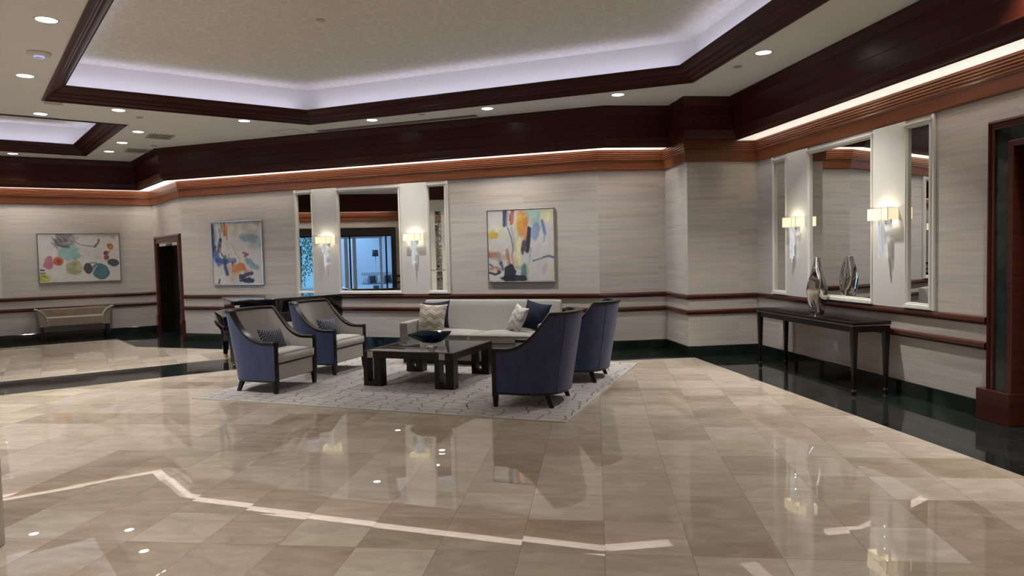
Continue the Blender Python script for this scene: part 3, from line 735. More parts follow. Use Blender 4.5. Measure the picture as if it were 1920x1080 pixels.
def paint_warm(X, Y):
    P = Paint(X, Y, (.62, .60, .59), 57, 1.0)
    P.blob(.13, .30, .14, .10, (.62, .60, .42), 0, .7, .5, .4); P.blob(.06, .345, .09, .055, (.58, .42, .07), .1, .92, .25, .3)
    P.blob(.89, .07, .14, .10, (.60, .55, .28), 0, .7, .5, .3); P.blob(.71, .08, .10, .12, (.25, .42, .42), 0, .75, .45, .4); P.blob(.70, .20, .07, .10, (.40, .50, .50), 0, .6, .5, .4)
    P.stroke([(.60, .02), (.59, .20)], .035, (.33, .42, .14), .7); P.stroke([(.27, .02), (.26, .20)], .035, (.02, .03, .06), .92); P.stroke([(.31, .03), (.29, .22)], .018, (.16, .24, .42), .7)
    P.stroke([(.385, .01), (.37, .18)], .030, (.42, .09, .035), .92); P.stroke([(.35, .06), (.34, .14)], .012, (.2, .1, .08), .8)
    P.blob(.53, .22, .085, .20, (.58, .25, .06), 0, .9, .3, .35); P.stroke([(.50, .08), (.48, .26)], .035, (.62, .34, .03), .85); P.stroke([(.60, .12), (.57, .40)], .03, (.52, .20, .06), .85)
    P.stroke([(.635, .27), (.62, .44), (.60, .58)], .032, (.012, .016, .035), .96); P.stroke([(.56, .46), (.54, .56)], .035, (.03, .02, .035), .9); P.stroke([(.50, .52), (.53, .62)], .016, (.03, .03, .06), .85)
    P.blob(.73, .30, .06, .13, (.16, .26, .46), .1, .8, .4, .4); P.stroke([(.83, .17), (.87, .34)], .025, (.10, .17, .35), .9); P.stroke([(.87, .34), (.85, .45)], .014, (.2, .28, .45), .7)
    P.stroke([(.31, .25), (.36, .38), (.38, .52), (.37, .62)], .009, (.10, .12, .14), .9); P.stroke([(.36, .24), (.40, .40), (.40, .56)], .014, (.25, .36, .38), .7)
    P.stroke([(.43, .24), (.44, .60), (.45, .75)], .035, (.50, .47, .30), .6); P.stroke([(.47, .40), (.46, .76)], .035, (.66, .58, .32), .7)
    P.blob(.07, .63, .11, .055, (.36, .16, .09), 0, .9, .4, .4); P.blob(.18, .66, .14, .045, (.48, .27, .17), 0, .75, .4, .4); P.blob(.12, .55, .12, .05, (.58, .45, .40), 0, .6, .5, .4)
    P.stroke([(.17, .62), (.18, .74)], .03, (.22, .28, .36), .7); P.stroke([(.29, .56), (.32, .76)], .025, (.34, .18, .12), .85); P.stroke([(.36, .62), (.38, .76)], .02, (.52, .25, .12), .8)
    P.blob(.55, .83, .065, .10, (.06, .17, .22), .2, .9, .25, .4); P.stroke([(.40, .80), (.50, .82)], .02, (.30, .36, .16), .7)
    P.blob(.32, .90, .10, .13, (.012, .018, .035), .2, .97, .10, .25); P.blob(.40, .97, .20, .05, (.015, .02, .04), 0, .97, .15, .3)
    P.stroke([(.02, .83), (.10, .80), (.17, .83)], .02, (.45, .18, .06), .8); P.stroke([(.01, .88), (.10, .905), (.18, .87), (.14, .855)], .016, (.012, .018, .04), .95); P.stroke([(.19, .73), (.22, .83)], .022, (.04, .05, .10), .85)
    P.stroke([(.02, .76), (.06, .79)], .012, (.03, .05, .10)); P.stroke([(.68, .72), (.80, .69), (.90, .65), (1, .67)], .010, (.10, .15, .23), .9); P.stroke([(.84, .67), (.93, .655), (1, .68)], .014, (.10, .16, .26), .85)
    P.stroke([(.65, .55), (.63, .75)], .02, (.25, .38, .48), .6); P.stroke([(.86, .78), (.85, .90)], .03, (.50, .42, .40), .6); P.stroke([(.60, .75), (.60, .96)], .02, (.46, .52, .22), .6)
    P.stroke([(.98, .80), (.98, .95)], .02, (.58, .50, .34), .6)
    return P.c
tAB_A = 10.6 - 2.871
painting('framed_painting', W1, B, tAB_A + .655, tAB_A + 2.195, 1.21, 2.272, 'pewter', paint_leaf, 'long abstract painting of coloured leaf spots above the taupe bench')
painting('framed_painting', C, D, .78, 1.99, 1.13, 2.366, 'silver_frame', paint_blue, 'abstract painting with blue and orange strokes in a silver frame, left of the piano mirror')
painting('framed_painting', C, D, 6.633, 7.823, 1.13, 2.343, 'silver_frame', paint_warm, 'abstract painting with orange centre and black mass at its foot, above the sofa')

# ------------------------------------------------------------------ outlet
M = wall_frame(G, H, 1.985, .0)
r = thing('wall_outlet', (0, 0, 0), 0, 'small white wall outlet under the console table on the right wall', 'outlet'); place(r, M)
MB().box(-.04, .04, -.006, 0, .31, .43).build('cover_plate', 'plastic_white', r, bevel=.003)
for zz in (.345, .395): MB().box(-.016, .016, -.008, -.006, zz - .014, zz + .014).build('socket', 'plastic_white', r, bevel=.002)

# ------------------------------------------------------------------ ceiling fittings
def downlight(x, y, label, group=None, e=1.0, T=None):
    r = thing('downlight', (x, y, ZC), 0, label, 'ceiling light', 'recessed downlights in the ceiling')
    if T is None:
        mb = MB(); n = 28; pr = [(.083, -.001), (.086, -.005), (.098, -.005), (.104, .0)]
        mb.lathe(pr, n=n, cap=False); mb.build('trim_ring', 'plastic_white', r)
        mb = MB(); mb.lathe([(.085, -.0022), (.02, -.0022)], n=n, cap=True); mb.build('lens', 'lens_glow', r)
    ld = bpy.data.lights.new('downlight_lamp', 'AREA'); ld.shape = 'DISK'; ld.size = .16; ld.energy = 62 * e; ld.color = (1, .96, .90); ld.spread = math.radians(105)
    lo = bpy.data.objects.new('downlight_lamp', ld); COL.objects.link(lo); lo.location = (x, y, ZC - .012)
    lo.visible_camera = True
    return r
DL = [(-4.128, 6.434, 'large-looking recessed downlight in the top left corner, above the smoke-sensor dome'),
      (-5.602, 8.288, 'recessed downlight at the left, between the sensor dome and the second ceiling tray'),
      (-6.82, 10.376, 'recessed downlight just above the left ceiling tray, on its near long side'),
      (-5.613, 10.252, 'recessed downlight below the left end of the big ceiling tray'),
      (-6.238, 11.966, 'recessed downlight beside the nearer of the two square vents'),
      (-7.084, 13.008, 'recessed downlight between the two others near the square vents'),
      (-7.885, 13.989, 'recessed downlight beside the farther square vent, close to the soffit'),
      (-9.769, 13.964, 'recessed downlight at the far left, between the left tray and the soffit'),
      (-4.177, 11.252, 'recessed downlight on the ceiling left of the tray corner and the hatch'),
      (-2.189, 11.439, 'recessed downlight above the back wall at the start of the long slot vent'),
      (-.31, 10.762, 'recessed downlight above the back wall at the right end of the long slot vent'),
      (1.559, 10.031, 'recessed downlight above the back wall corner, nearest the wooden pier'),
      (2.908, 8.063, 'recessed downlight on the right ceiling beside a small grey disc')]
for x, y, lab in DL: downlight(x, y, lab, e=.36 if y > 12.5 else .55 if x < -6 else .8 if y > 10.6 else .6 if x > 1 and y > 9 else 1.5 if x > 2.5 else 1.05)
for x, y in ((3.9, 5.2), (4.3, 2.3), (-2.2, 3.6), (-.2, .8), (1.9, -3.2), (-3.5, -1.5), (-6.5, 2.2), (-9.3, 6.4), (-10.4, 9.3), (-12.9, 12.0), (-13.9, 9.6), (-11.6, 6.9), (-8.4, 3.6), (-6.25, 7.45)):  # out-of-view downlights added as fill; the last one brightens the mosaic pier
    downlight(x, y, 'recessed downlight added outside the picture, over the rest of the lobby', e=.25 if x < -9 else 1.35 if x > 3 else .95)
def disc(x, y, z, label):
    r = MB().lathe([(.052, 0), (.052, -.006), (.046, -.010), (.012, -.011)], n=20).build('sprinkler_cover', 'disc_grey'); r.location = (x, y, z)
    return tag(r, label, 'sprinkler', 'sprinkler covers')
disc(-2.14, 8.265, 4.36, 'small round sprinkler cover alone on the textured tray ceiling')
disc(-5.591, 10.791, ZC, 'small grey sprinkler cover right of the downlight under the big tray')
disc(-6.706, 13.419, ZC, 'small grey sprinkler cover between the two square vents')
disc(-1.349, 11.085, ZC, 'small grey sprinkler cover between two downlights over the back wall')
disc(2.806, 8.656, ZC, 'small grey sprinkler cover on the right, just below a downlight')
disc(-8.979, 14.327, ZC, 'small grey sprinkler cover at the left, by the far side of the left tray')
r = thing('sensor_dome', (-4.855, 7.416, ZC), 0, 'white ceiling sensor dome with a glowing blue ring at upper left', 'sensor')
MB().lathe([(.112, 0), (.112, -.010), (.104, -.022), (.072, -.034), (.05, -.038)], n=32).build('housing', 'plastic_white', r)
MB().lathe([(.05, -.036), (.047, -.048), (.040, -.052), (.034, -.046)], n=28, cap=False).build('light_ring', 'blue_led', r)
MB().lathe([(.042, -.036), (.036, -.05), (.01, -.052)], n=24).build('cap', 'plastic_white', r)
def vent(cx, cy, ang, w, h, label):
    r = thing('air_vent', (cx, cy, ZC), ang, label, 'vent', 'square louvred ceiling vents')
    mb = MB(); t = .03
    mb.box(-w, w, -h, -h + t, -.008, 0); mb.box(-w, w, h - t, h, -.008, 0); mb.box(-w, -w + t, -h + t, h - t, -.008, 0); mb.box(w - t, w, -h + t, h - t, -.008, 0)
    mb.build('vent_frame', 'vent_slat', r)
    MB().box(-w + t, w - t, -h + t, h - t, -.001, 0).build('duct_back', 'slot_grey', r)
    mb = MB(); n = 7
    for k in range(n):
        x = -w + t + (2 * w - 2 * t) * (k + .5) / n
        mb.box(x - .012, x + .012, -h + t, h - t, -.008, -.004)
    mb.build('louvre', 'vent_slat', r)
vent(-6.12, 12.47, math.radians(36), .20, .26, 'square louvred vent nearer the big tray')
vent(-7.32, 13.97, math.radians(36), .20, .26, 'square louvred vent close to the soffit corner')
r = thing('slot_vent', (-1.90, 11.795, ZC), math.radians(-20.6), 'long grey slot vent running along the back-wall soffit', 'vent')
MB().box(-1.50, 1.50, -.075, .075, -.006, 0).build('vent_frame', 'grey_vent', r)
mb = MB()
for k in range(2): mb.box(-1.48, 1.48, -.045 + k * .055, -.010 + k * .055, -.0075, -.006)
mb.build('slot', 'slot_grey', r)
o = MB().box(-.11, .11, -.07, .07, -.006, 0).build('ceiling_plate', 'vent_slat', bevel=.002); o.location = (-6.205, 9.725, ZC); o.rotation_euler = (0, 0, math.radians(30))
tag(o, 'small flat cover plate on the ceiling at the left corner of the big tray', 'cover plate')
r = thing('access_hatch', (-3.78, 12.36, ZC), math.radians(-20), 'flush ceiling access hatch left of the long slot vent', 'hatch')
mb = MB(); w = .24
for a in ((-w, w, -w, -w + .008), (-w, w, w - .008, w), (-w, -w + .008, -w, w), (w - .008, w, -w, w)): mb.box(*a, -.003, 0)
mb.build('hatch_edge', 'grey_vent', r); MB().box(-w + .008, w - .008, -w + .008, w - .008, -.002, 0).build('hatch_panel', 'ceiling_paint', r)

# ------------------------------------------------------------------ rug
RU = math.radians(-20.7); ru = V2((math.cos(RU), math.sin(RU))); rv = V2((-ru[1], ru[0]))
r = thing('area_rug', (-3.775, 8.15, 0), RU, 'large grey rug with a dark irregular net pattern under the seating group', 'rug')
MB().box(.012, 4.538, .012, 3.618, .002, .012).build('pile', 'rug', r)
mb = MB()
for a in ((0, 4.55, 0, .022), (0, 4.55, 3.608, 3.63), (0, .022, .022, 3.608), (4.528, 4.55, .022, 3.608)): mb.box(*a, .002, .0135)
mb.build('binding', 'rug_binding', r)
RZ = .0125

# ------------------------------------------------------------------ cushions
def pillow_mesh(name, w, h, th, mat, parent=None, colf=None, n=72, pinch=.11, seed=0):
    rr = np.random.RandomState(seed)
    us = np.linspace(-1, 1, n); V = []; Fc = []; UVc = []
    for sgn in (1, -1):
        for j, vv in enumerate(us):
            for i, uu in enumerate(us):
                x = uu * w / 2 * (1 - pinch * (1 - vv * vv)); z = vv * h / 2 * (1 - pinch * (1 - uu * uu))
                q = max(0, (1 - uu ** 2)) ** .55 * max(0, (1 - vv ** 2)) ** .55
                wr = .05 * math.sin(7 * uu + 3 * vv + seed) * math.sin(5 * vv - 2 * uu + seed * 2)
                V.append((x, -sgn * th / 2 * q * (1 + wr), z)); UVc.append((uu, vv, sgn))
    for s_ in range(2):
        o = s_ * n * n
        for j in range(n - 1):
            for i in range(n - 1):
                f = (o + j * n + i, o + j * n + i + 1, o + (j + 1) * n + i + 1, o + (j + 1) * n + i)
                Fc.append(f if s_ == 0 else f[::-1])
    mb = MB(); mb.add(V, Fc, smooth=True); ob = mb.build(name, mat, parent)
    if colf:
        color_attr(ob, np.array([colf(u, v) for u, v, s_ in UVc]))
    bm = bmesh.new(); bm.from_mesh(ob.data); bmesh.ops.remove_doubles(bm, verts=bm.verts, dist=1e-5); bm.to_mesh(ob.data); bm.free()
    return ob
def herring(u, v):
    # maze-like herringbone of pale lines on navy
    x, y = (u * 1.7 + 5) * 1.45, (v + 5) * 1.45
    cx, cy = math.floor(x), math.floor(y); fx, fy = x - cx, y - cy
    s = ((cx * 7 + cy * 13 + cx * cy * 3) % 4)
    q = fx + fy if s % 2 == 0 else fx - fy
    ln = abs(((q * 2.6) % 1) - .5) < .17
    return (.24, .26, .32) if ln else (.008, .011, .028)
def zigzag(u, v):
    base = np.array((.50, .46, .40)); dark = np.array((.17, .14, .125)); mid = np.array((.44, .37, .29))
    for k, (yc, ph) in enumerate(((-.66, 0), (-.46, 0), (-.02, 0), (.18, 0), (.62, 0), (.82, 0))):
        tri = abs(((u * 1.35 + ph + 5) % 1) - .5) * 2
        tri += .22 * (abs(((u * 5.4 + 3) % 1) - .5) - .25)
        yy = yc + (tri - .5) * .22
        if abs(v - yy) < .030: return dark
        if k % 2 == 0 and 0 < v - yy < .17: base = mid
    return base
def fretline(u, v):
    base = np.array((.50, .47, .43)); dark = np.array((.10, .095, .11))
    for k in range(-2, 5):
        for off in (0, .12):
            yy = -1.1 + k * .55 + off + .16 * math.sin(u * 4.2 + k) + .09 * (abs(((u * 3.3 + k * .4 + 9) % 1) - .5) * 2 - .5)
            if abs(v - yy) < .026: return dark
    return base
def pillow(name, loc, rz, tilt, roll, label, w, h, th, mat, colf, seed, group=None, yaw2=0):
    o = pillow_mesh(name, w, h, th, mat, None, colf, seed=seed)
    o.matrix_world = Matrix.Translation(loc) @ Matrix.Rotation(rz, 4, 'Z') @ Matrix.Rotation(tilt, 4, 'X') @ Matrix.Rotation(roll, 4, 'Y')
    tag(o, label, 'pillow', group); return o

# ------------------------------------------------------------------ armchair
def make_chair():
    r = bpy.data.objects.new('barrel_armchair', None); COL.objects.link(r)
    W0, B1_, BM, BC_ = .415, .30, .715, .53
    NT = 97
    pl = []
    def ub(t):   # t in -1..1 -> (lateral, b) at the base
        L1 = B1_; La = .86; tot = L1 + La; s = (1 - abs(t)) * tot; sg = -1 if t < 0 else 1
        if s < L1: return sg * W0, s
        a = (s - L1) / La * PI / 2; p = 2 / 2.55
        return sg * W0 * math.cos(a) ** p if a < PI / 2 - 1e-6 else 0, B1_ + (BM - B1_) * math.sin(a) ** p
    def pos(t, z, inset=0):
        y, b = ub(t); k = (z - .145) / .84
        q = b / BM
        yy = y * (1 + .11 * k * min(1, q * 1.6)); bb = b * (1 + .20 * k)
        if inset:
            e = 1e-3; y0, b0 = ub(max(-1, t - e)); y1, b1 = ub(min(1, t + e)); dx, dy = -(b1 - b0), y1 - y0
            l = math.hypot(dx, dy) or 1; nx, ny = -dy / l, dx / l
            if abs(y) > W0 - 1e-6 and b < B1_: nx, ny = 0, (-1 if y > 0 else 1)
            else:
                if nx * (-.25 + bb) + ny * (-yy) < 0: nx, ny = -nx, -ny
            return (-bb + nx * inset, yy + ny * inset, z)
        return (-bb, yy, z)
    def ztop(t):
        y, b = ub(t)
        if b <= .13: return .610
        if b >= BC_: return .985
        x = (b - .13) / (BC_ - .13); return .610 + .375 * (x ** 2.3 * .9 + .1 * x ** 1.3)
    # parameter values, denser at the wing corner
    ts = sorted(set([round(-1 + 2 * i / (NT - 1), 5) for i in range(NT)]))
    NR = 9
    def surf(inset, z0, dz, flip):
        v = []; f = []
        for t in ts:
            zt = ztop(t) - dz
            for j in range(NR):
                z = z0 + (zt - z0) * j / (NR - 1); v.append(pos(t, z, inset))
        for i in range(len(ts) - 1):
            for j in range(NR - 1):
                q = (i * NR + j, (i + 1) * NR + j, (i + 1) * NR + j + 1, i * NR + j + 1); f.append(q[::-1] if flip else q)
        return v, f
    v, f = surf(0, .150, .012, False); mb = MB(); mb.add(v, f, smooth=True)
    mb.build('outer_shell', 'velvet_navy', r)
    v, f = surf(.075, .33, .012, True); mb = MB(); mb.add(v, f, smooth=True)
    mb.build('inner_back', 'greige_fabric', r)
    # seams in the outer back
    for tt in (-.30, .30):
        mb = MB()
        pts = [pos(tt, .16 + (ztop(tt) - .18) * k / 10, -.002) for k in range(11)]
        for a, b in zip(pts, pts[1:]): mb.tube(a, b, .003, 6)
        mb.build('back_seam', 'velvet_navy', r)
    # wooden top rail following arms and back
    def rail(i0, i1, za, zb, w):
        v = []; f = []
        for t in ts:
            za_, zb_ = za(t), zb(t)
            v += [pos(t, za_, i0), pos(t, zb_, i0), pos(t, zb_, i1), pos(t, za_, i1)]
        for i in range(len(ts) - 1):
            for k in range(4):
                k2 = (k + 1) % 4; f.append((i * 4 + k, (i + 1) * 4 + k, (i + 1) * 4 + k2, i * 4 + k2)[::-1])
        n = len(v); f += [(0, 1, 2, 3), (n - 1, n - 2, n - 3, n - 4)]
        mb = MB(); mb.add(v, f); return mb
    rail(-.007, .082, lambda t: ztop(t) - .03, lambda t: ztop(t) + .004, 0).build('top_rail', 'espresso', r, bevel=.006)
    rail(-.004, .03, lambda t: .135, lambda t: .158, 0).build('base_rail', 'espresso', r, bevel=.003)
    # front legs run up to the arms
    for s in (-1, 1):
        mb = MB(); y0 = s * (W0 - .035); mb.box(-.048, .006, y0 - .030, y0 + .030 + .008, .12, .612); 
        mb.box(-.048, .004, y0 - .028, y0 + .034, 0, .12, taper=.72)
        mb.build('leg', 'espresso', r, bevel=.004)
        mb = MB(); b = .56; y0 = s * .30
        mb.add([(-b - .055 - .022, y0 + s * .02 - .016, 0), (-b - .055 + .022, y0 + s * .02 - .016, 0), (-b - .055 + .022, y0 + s * .02 + .016, 0), (-b - .055 - .022, y0 + s * .02 + .016, 0),
                (-b - .03, y0 - .024, .15), (-b + .03, y0 - .024, .15), (-b + .03, y0 + .024, .15), (-b - .03, y0 + .024, .15)],
               [(0, 3, 2, 1), (4, 5, 6, 7), (0, 1, 5, 4), (1, 2, 6, 5), (2, 3, 7, 6), (3, 0, 4, 7)])
        mb.build('leg', 'espresso', r, bevel=.003)
    mb = MB(); w = W0 - .062
    mb.box(-.45, -.012, -w, w, .150, .340); mb.build('seat_base', 'greige_fabric', r, bevel=.012, seg=3)
    # boxed seat cushion with a gentle crown
    n = 15; v = []; f = []
    def cw_(x):  # interior half width at depth
        return min(w - .003, (W0 - .085) * (1 - max(0, (x - .36)) ** 2 * 2.2))
    for j in range(n):
        b = -.004 + .585 * j / (n - 1)
        for i in range(n):
            u = -1 + 2 * i / (n - 1); zz = .470 + .024 * (1 - u ** 4) * (1 - (2 * j / (n - 1) - 1) ** 4) - (.02 if i in (0, n - 1) or j in (0, n - 1) else 0)
            bb = b + (.012 if j == 0 else 0) if True else b
            v.append((-b, u * (cw_(b) if b > .1 else w - .003), zz))
    for j in range(n - 1):
        for i in range(n - 1): f.append((j * n + i, j * n + i + 1, (j + 1) * n + i + 1, (j + 1) * n + i)[::-1])
    bidx = [i for i in range(n)] + [j * n + n - 1 for j in range(1, n)] + [(n - 1) * n + i for i in range(n - 2, -1, -1)] + [j * n for j in range(n - 2, 0, -1)]
    o0 = len(v); c0 = (-.29, 0)
    for k in bidx: v.append((v[k][0] + (.010 if v[k][0] > -.02 else 0), v[k][1], .455))
    o1 = len(v)
    for k in bidx: v.append((v[k][0] + (.008 if v[k][0] > -.02 else 0), v[k][1], .375))
    o2 = len(v)
    for k in bidx: v.append((v[k][0] - (.01 if v[k][0] > -.02 else 0), v[k][1], .358))
    m = len(bidx)
    for k in range(m):
        k2 = (k + 1) % m
        f.append((bidx[k], bidx[k2], o0 + k2, o0 + k)[::-1]); f.append((o0 + k, o0 + k2, o1 + k2, o1 + k)[::-1]); f.append((o1 + k, o1 + k2, o2 + k2, o2 + k)[::-1])
    mb = MB(); mb.add(v, f, smooth=True); mb.build('seat_cushion', 'greige_fabric', r)
    return r
CH = make_chair()
def chair(foot, ang, side, label, firstc=False):
    """foot: floor point of one front leg; side: +1 if it is the leg at local -y"""
    r = CH if firstc else copy_tree(CH)
    u = V2((math.cos(ang), math.sin(ang))); l = V2((-u[1], u[0]))
    p = V2(foot) + l * (.385 * side) + u * .02
    r.location = (p[0], p[1], RZ); r.rotation_euler = (0, 0, ang); tag(r, label, 'armchair', 'navy barrel armchairs')
    return r, p, u, l
GA = math.radians(-19.5)
c1 = chair((-2.83, 8.265), GA, 1, 'navy and beige armchair nearest the left edge of the rug, with a patterned lumbar pillow', True)
c2 = chair((-2.447, 9.504), GA, 1, 'navy and beige armchair with a patterned lumbar pillow, farther back in front of the piano')
c3 = chair((-.20, 7.29), GA + PI, -1, 'navy armchair seen from behind, nearest the camera on the rug')
c4 = chair((.40, 8.62), GA + PI, -1, 'navy armchair seen from behind, half hidden by the other one, nearer the back wall')
for (rr, p, u, l), sd, lab in ((c1, 3, 'navy herringbone lumbar pillow on the left front armchair'), (c2, 4, 'navy herringbone lumbar pillow on the armchair before the piano')):
    q = p - u * .36 + l * .02
    pillow('lumbar_pillow', (q[0], q[1], RZ + .60), GA + PI / 2, -.42, .06, lab, .45, .28, .15, 'printed_fabric', herring, sd, 'herringbone lumbar pillows')

# ------------------------------------------------------------------ coffee table
TA = math.radians(-20.7)
r = thing('coffee_table', (-1.871, 8.674, RZ), TA, 'low dark wood coffee table with a glass top and slotted legs, centre of the rug', 'coffee table')
TW, TD, TH = 1.235, 1.21, .435
mb = MB(); t = .055
mb.box(0, TW, 0, t, TH - .085, TH); mb.box(0, TW, TD - t, TD, TH - .085, TH); mb.box(0, t, t, TD - t, TH - .085, TH); mb.box(TW - t, TW, t, TD - t, TH - .085, TH)
mb.build('frame', 'walnut', r, bevel=.003)
MB().box(t, TW - t, t, TD - t, TH - .012, TH - .001).build('glass_top', 'smoke_glass', r)
for x0, y0 in ((0, 0), (TW - .25, 0), (0, TD - .13), (TW - .25, TD - .13)):
    mb = MB(); hz = TH - .085
    mb.box(x0, x0 + .062, y0, y0 + .13, 0, hz); mb.box(x0 + .145, x0 + .25, y0, y0 + .13, 0, hz); mb.box(x0 + .062, x0 + .145, y0, y0 + .13, 0, .06)
    lg = mb.build('leg', 'walnut', r, bevel=.002)
    mb = MB(); yy = y0 - .003 if y0 == 0 else y0 + .13 - .02
    mb.box(x0 + .064, x0 + .143, yy, yy + .023, hz + .002, TH - .006); mb.build('metal_inlay', 'pewter', lg)
# glass bowl
r = thing('glass_bowl', (-1.03, 8.82, RZ + TH), TA, 'dark blue art glass bowl with a drawn-out lip on the coffee table', 'bowl')
n = 40; v = []; f = []
prof = [(.03, .055), (.07, .058), (.12, .070), (.175, .098), (.225, .138), (.252, .172), (.266, .196), (.26, .202), (.245, .182), (.21, .146), (.16, .112), (.11, .092), (.06, .082), (.01, .080)]
for rad, zz in prof:
    for k in range(n):
        a = 2 * PI * k / n; lip = max(0, math.cos(a - PI)) ** 5 * (rad / .26) ** 2
        x = rad * math.cos(a) * (1.0 + .28 * lip); y = rad * math.sin(a) * .72
        v.append((x, y, zz - .055 * lip * (rad / .26) + .012 * (rad / .26) ** 2 * math.cos(2 * a)))
for j in range(len(prof) - 1):
    for k in range(n): f.append((j * n + k, j * n + (k + 1) % n, (j + 1) * n + (k + 1) % n, (j + 1) * n + k))
f += [tuple(range(n))[::-1], tuple((len(prof) - 1) * n + k for k in range(n))]
mb = MB(); mb.add(v, f, smooth=True); mb.build('bowl', 'blue_glass', r)
MB().lathe([(.075, 0), (.078, .008), (.06, .02), (.035, .032), (.03, .045), (.045, .062)], n=28).build('foot', 'clear_glass', r)

# ------------------------------------------------------------------ sofa
SA = math.radians(-19.6)
r = thing('sofa', (-1.69, 10.44, RZ * 0), SA, 'pale grey upholstered sofa against the back wall with four pillows', 'sofa')
SWD, SD = 2.29, .95
def rbox(x0, x1, y0, y1, z0, z1, name, mat, bev, sg=3):
    return MB().box(x0, x1, y0, y1, z0, z1).build(name, mat, r, bevel=bev, seg=sg)
rbox(.02, SWD - .02, .05, SD - .05, .014, .07, 'plinth', 'espresso', .004)
rbox(.0, SWD, .02, SD - .12, .07, .335, 'base', 'sofa_fabric', .012)
for x0, x1 in ((0, .135), (SWD - .135, SWD)):
    mb = MB(); n = 14; xs = [x0, x1]; v = []; f = []
    pr = [(0, .335), (0, .60), (.02, .618), (.25, .628), (.55, .622), (.80, .60), (.80, .335)]
    for x in xs:
        for y, zz in pr: v.append((x, y, zz))
    m = len(pr); f = [tuple(range(m)), tuple(range(m, 2 * m))[::-1]] + [(k, m + k, m + (k + 1) % m, (k + 1) % m) for k in range(m)]
    mb.add(v, f); ar = mb.build('arm', 'sofa_fabric', r, bevel=.018, seg=3)
    mb = MB()
    for a, b in (((x0 + .006, -.001, .08), (x0 + .006, -.001, .605)), ((x1 - .006, -.001, .08), (x1 - .006, -.001, .605)), ((x0 + .006, -.001, .607), (x1 - .006, -.001, .607))): mb.tube(a, b, .004, 6)
    mb.build('piping', 'piping_grey', ar)
# back: slightly bowed slab leaning backwards
mb = MB(); nx = 20; v = []; f = []
pr = [(.58, .40), (.68, .60), (.755, .80), (.79, .885), (.825, .905), (.87, .905), (.90, .885), (.90, .30), (.80, .30)]
for i in range(nx + 1):
    x = .02 + (SWD - .04) * i / nx; e = (2 * i / nx - 1) ** 2
    for y, zz in pr: v.append((x, y + .015 * (e if y < .8 else 0), zz - (.006 * e ** 6 if zz > .8 else 0)))
m = len(pr)
for i in range(nx):
    for k in range(m): f.append((i * m + k, i * m + (k + 1) % m, (i + 1) * m + (k + 1) % m, (i + 1) * m + k))
f += [tuple(range(m))[::-1], tuple(nx * m + k for k in range(m))]
mb.add(v, f); mb.build('back', 'sofa_fabric', r, bevel=.02, seg=3)
for i in range(2):
    x0 = .14 + i * (SWD - .28) / 2; x1 = x0 + (SWD - .28) / 2 - .004
    n = 16; v = []; f = []
    for j in range(n):
        for k in range(n):
            a, b = k / (n - 1), j / (n - 1); e = (1 - (2 * a - 1) ** 6) * (1 - (2 * b - 1) ** 6)
            v.append((x0 + (x1 - x0) * a, -.005 + .63 * b - .012 * (1 - (2 * a - 1) ** 2) * (1 - b) , .445 + .038 * e * (.6 + .4 * math.sin(PI * a))))
    for j in range(n - 1):
        for k in range(n - 1): f.append((j * n + k, j * n + k + 1, (j + 1) * n + k + 1, (j + 1) * n + k))
    bi = list(range(n)) + [j * n + n - 1 for j in range(1, n)] + [(n - 1) * n + k for k in range(n - 2, -1, -1)] + [j * n for j in range(n - 2, 0, -1)]
    o0 = len(v)
    for q in bi: v.append((v[q][0], v[q][1] - (.004 if v[q][1] < .02 else 0), .345))
    for q in range(len(bi)): f.append((bi[q], o0 + q, o0 + (q + 1) % len(bi), bi[(q + 1) % len(bi)]))
    mb = MB(); mb.add(v, f, smooth=True); sc_ = mb.build('seat_cushion', 'sofa_fabric', r)
    mb = MB(); fr_ = [v[q] for q in range(n)]
    for a, b in zip(fr_, fr_[1:]): mb.tube((a[0], a[1] - .003, a[2] - .004), (b[0], b[1] - .003, b[2] - .004), .004, 6)
    mb.build('piping', 'piping_grey', sc_)
su = V2((math.cos(SA), math.sin(SA))); sv = V2((-su[1], su[0])); S0 = V2((-1.69, 10.44))
def on_sofa(x, y, z): p = S0 + su * x + sv * y; return (p[0], p[1], z)
pillow('throw_pillow', on_sofa(.33, .56, .685), SA, -.30, -.08, 'navy throw pillow at the left end of the sofa, behind the zigzag one', .47, .44, .15, 'navy_fabric', None, 1)
pillow('throw_pillow', on_sofa(.36, .36, .655), SA, -.32, .02, 'cream throw pillow with brown zigzag lines at the left end of the sofa', .48, .45, .15, 'printed_fabric', zigzag, 2)
pillow('throw_pillow', on_sofa(1.96, .53, .68), SA - .30, -.30, .16, 'navy throw pillow at the right end of the sofa, behind the pale squiggle one', .46, .44, .15, 'navy_fabric', None, 5)
pillow('throw_pillow', on_sofa(1.74, .36, .655), SA - .75, -.42, .14, 'pale throw pillow with dark squiggle lines leaning at the right end of the sofa', .42, .42, .15, 'printed_fabric', fretline, 6)

# ------------------------------------------------------------------ side table glimpsed behind the front armchair
r = thing('side_table', (.14, 9.34, RZ), SA, 'small dark side table before the sofa end, glimpsed over an armchair back', 'side table')
MB().box(0, .24, 0, .22, .42, .445).build('table_top', 'walnut', r, bevel=.002)
for x0 in (0, .215):
    for y0 in (0, .195): MB().box(x0, x0 + .025, y0, y0 + .025, 0, .42).build('leg', 'walnut', r)

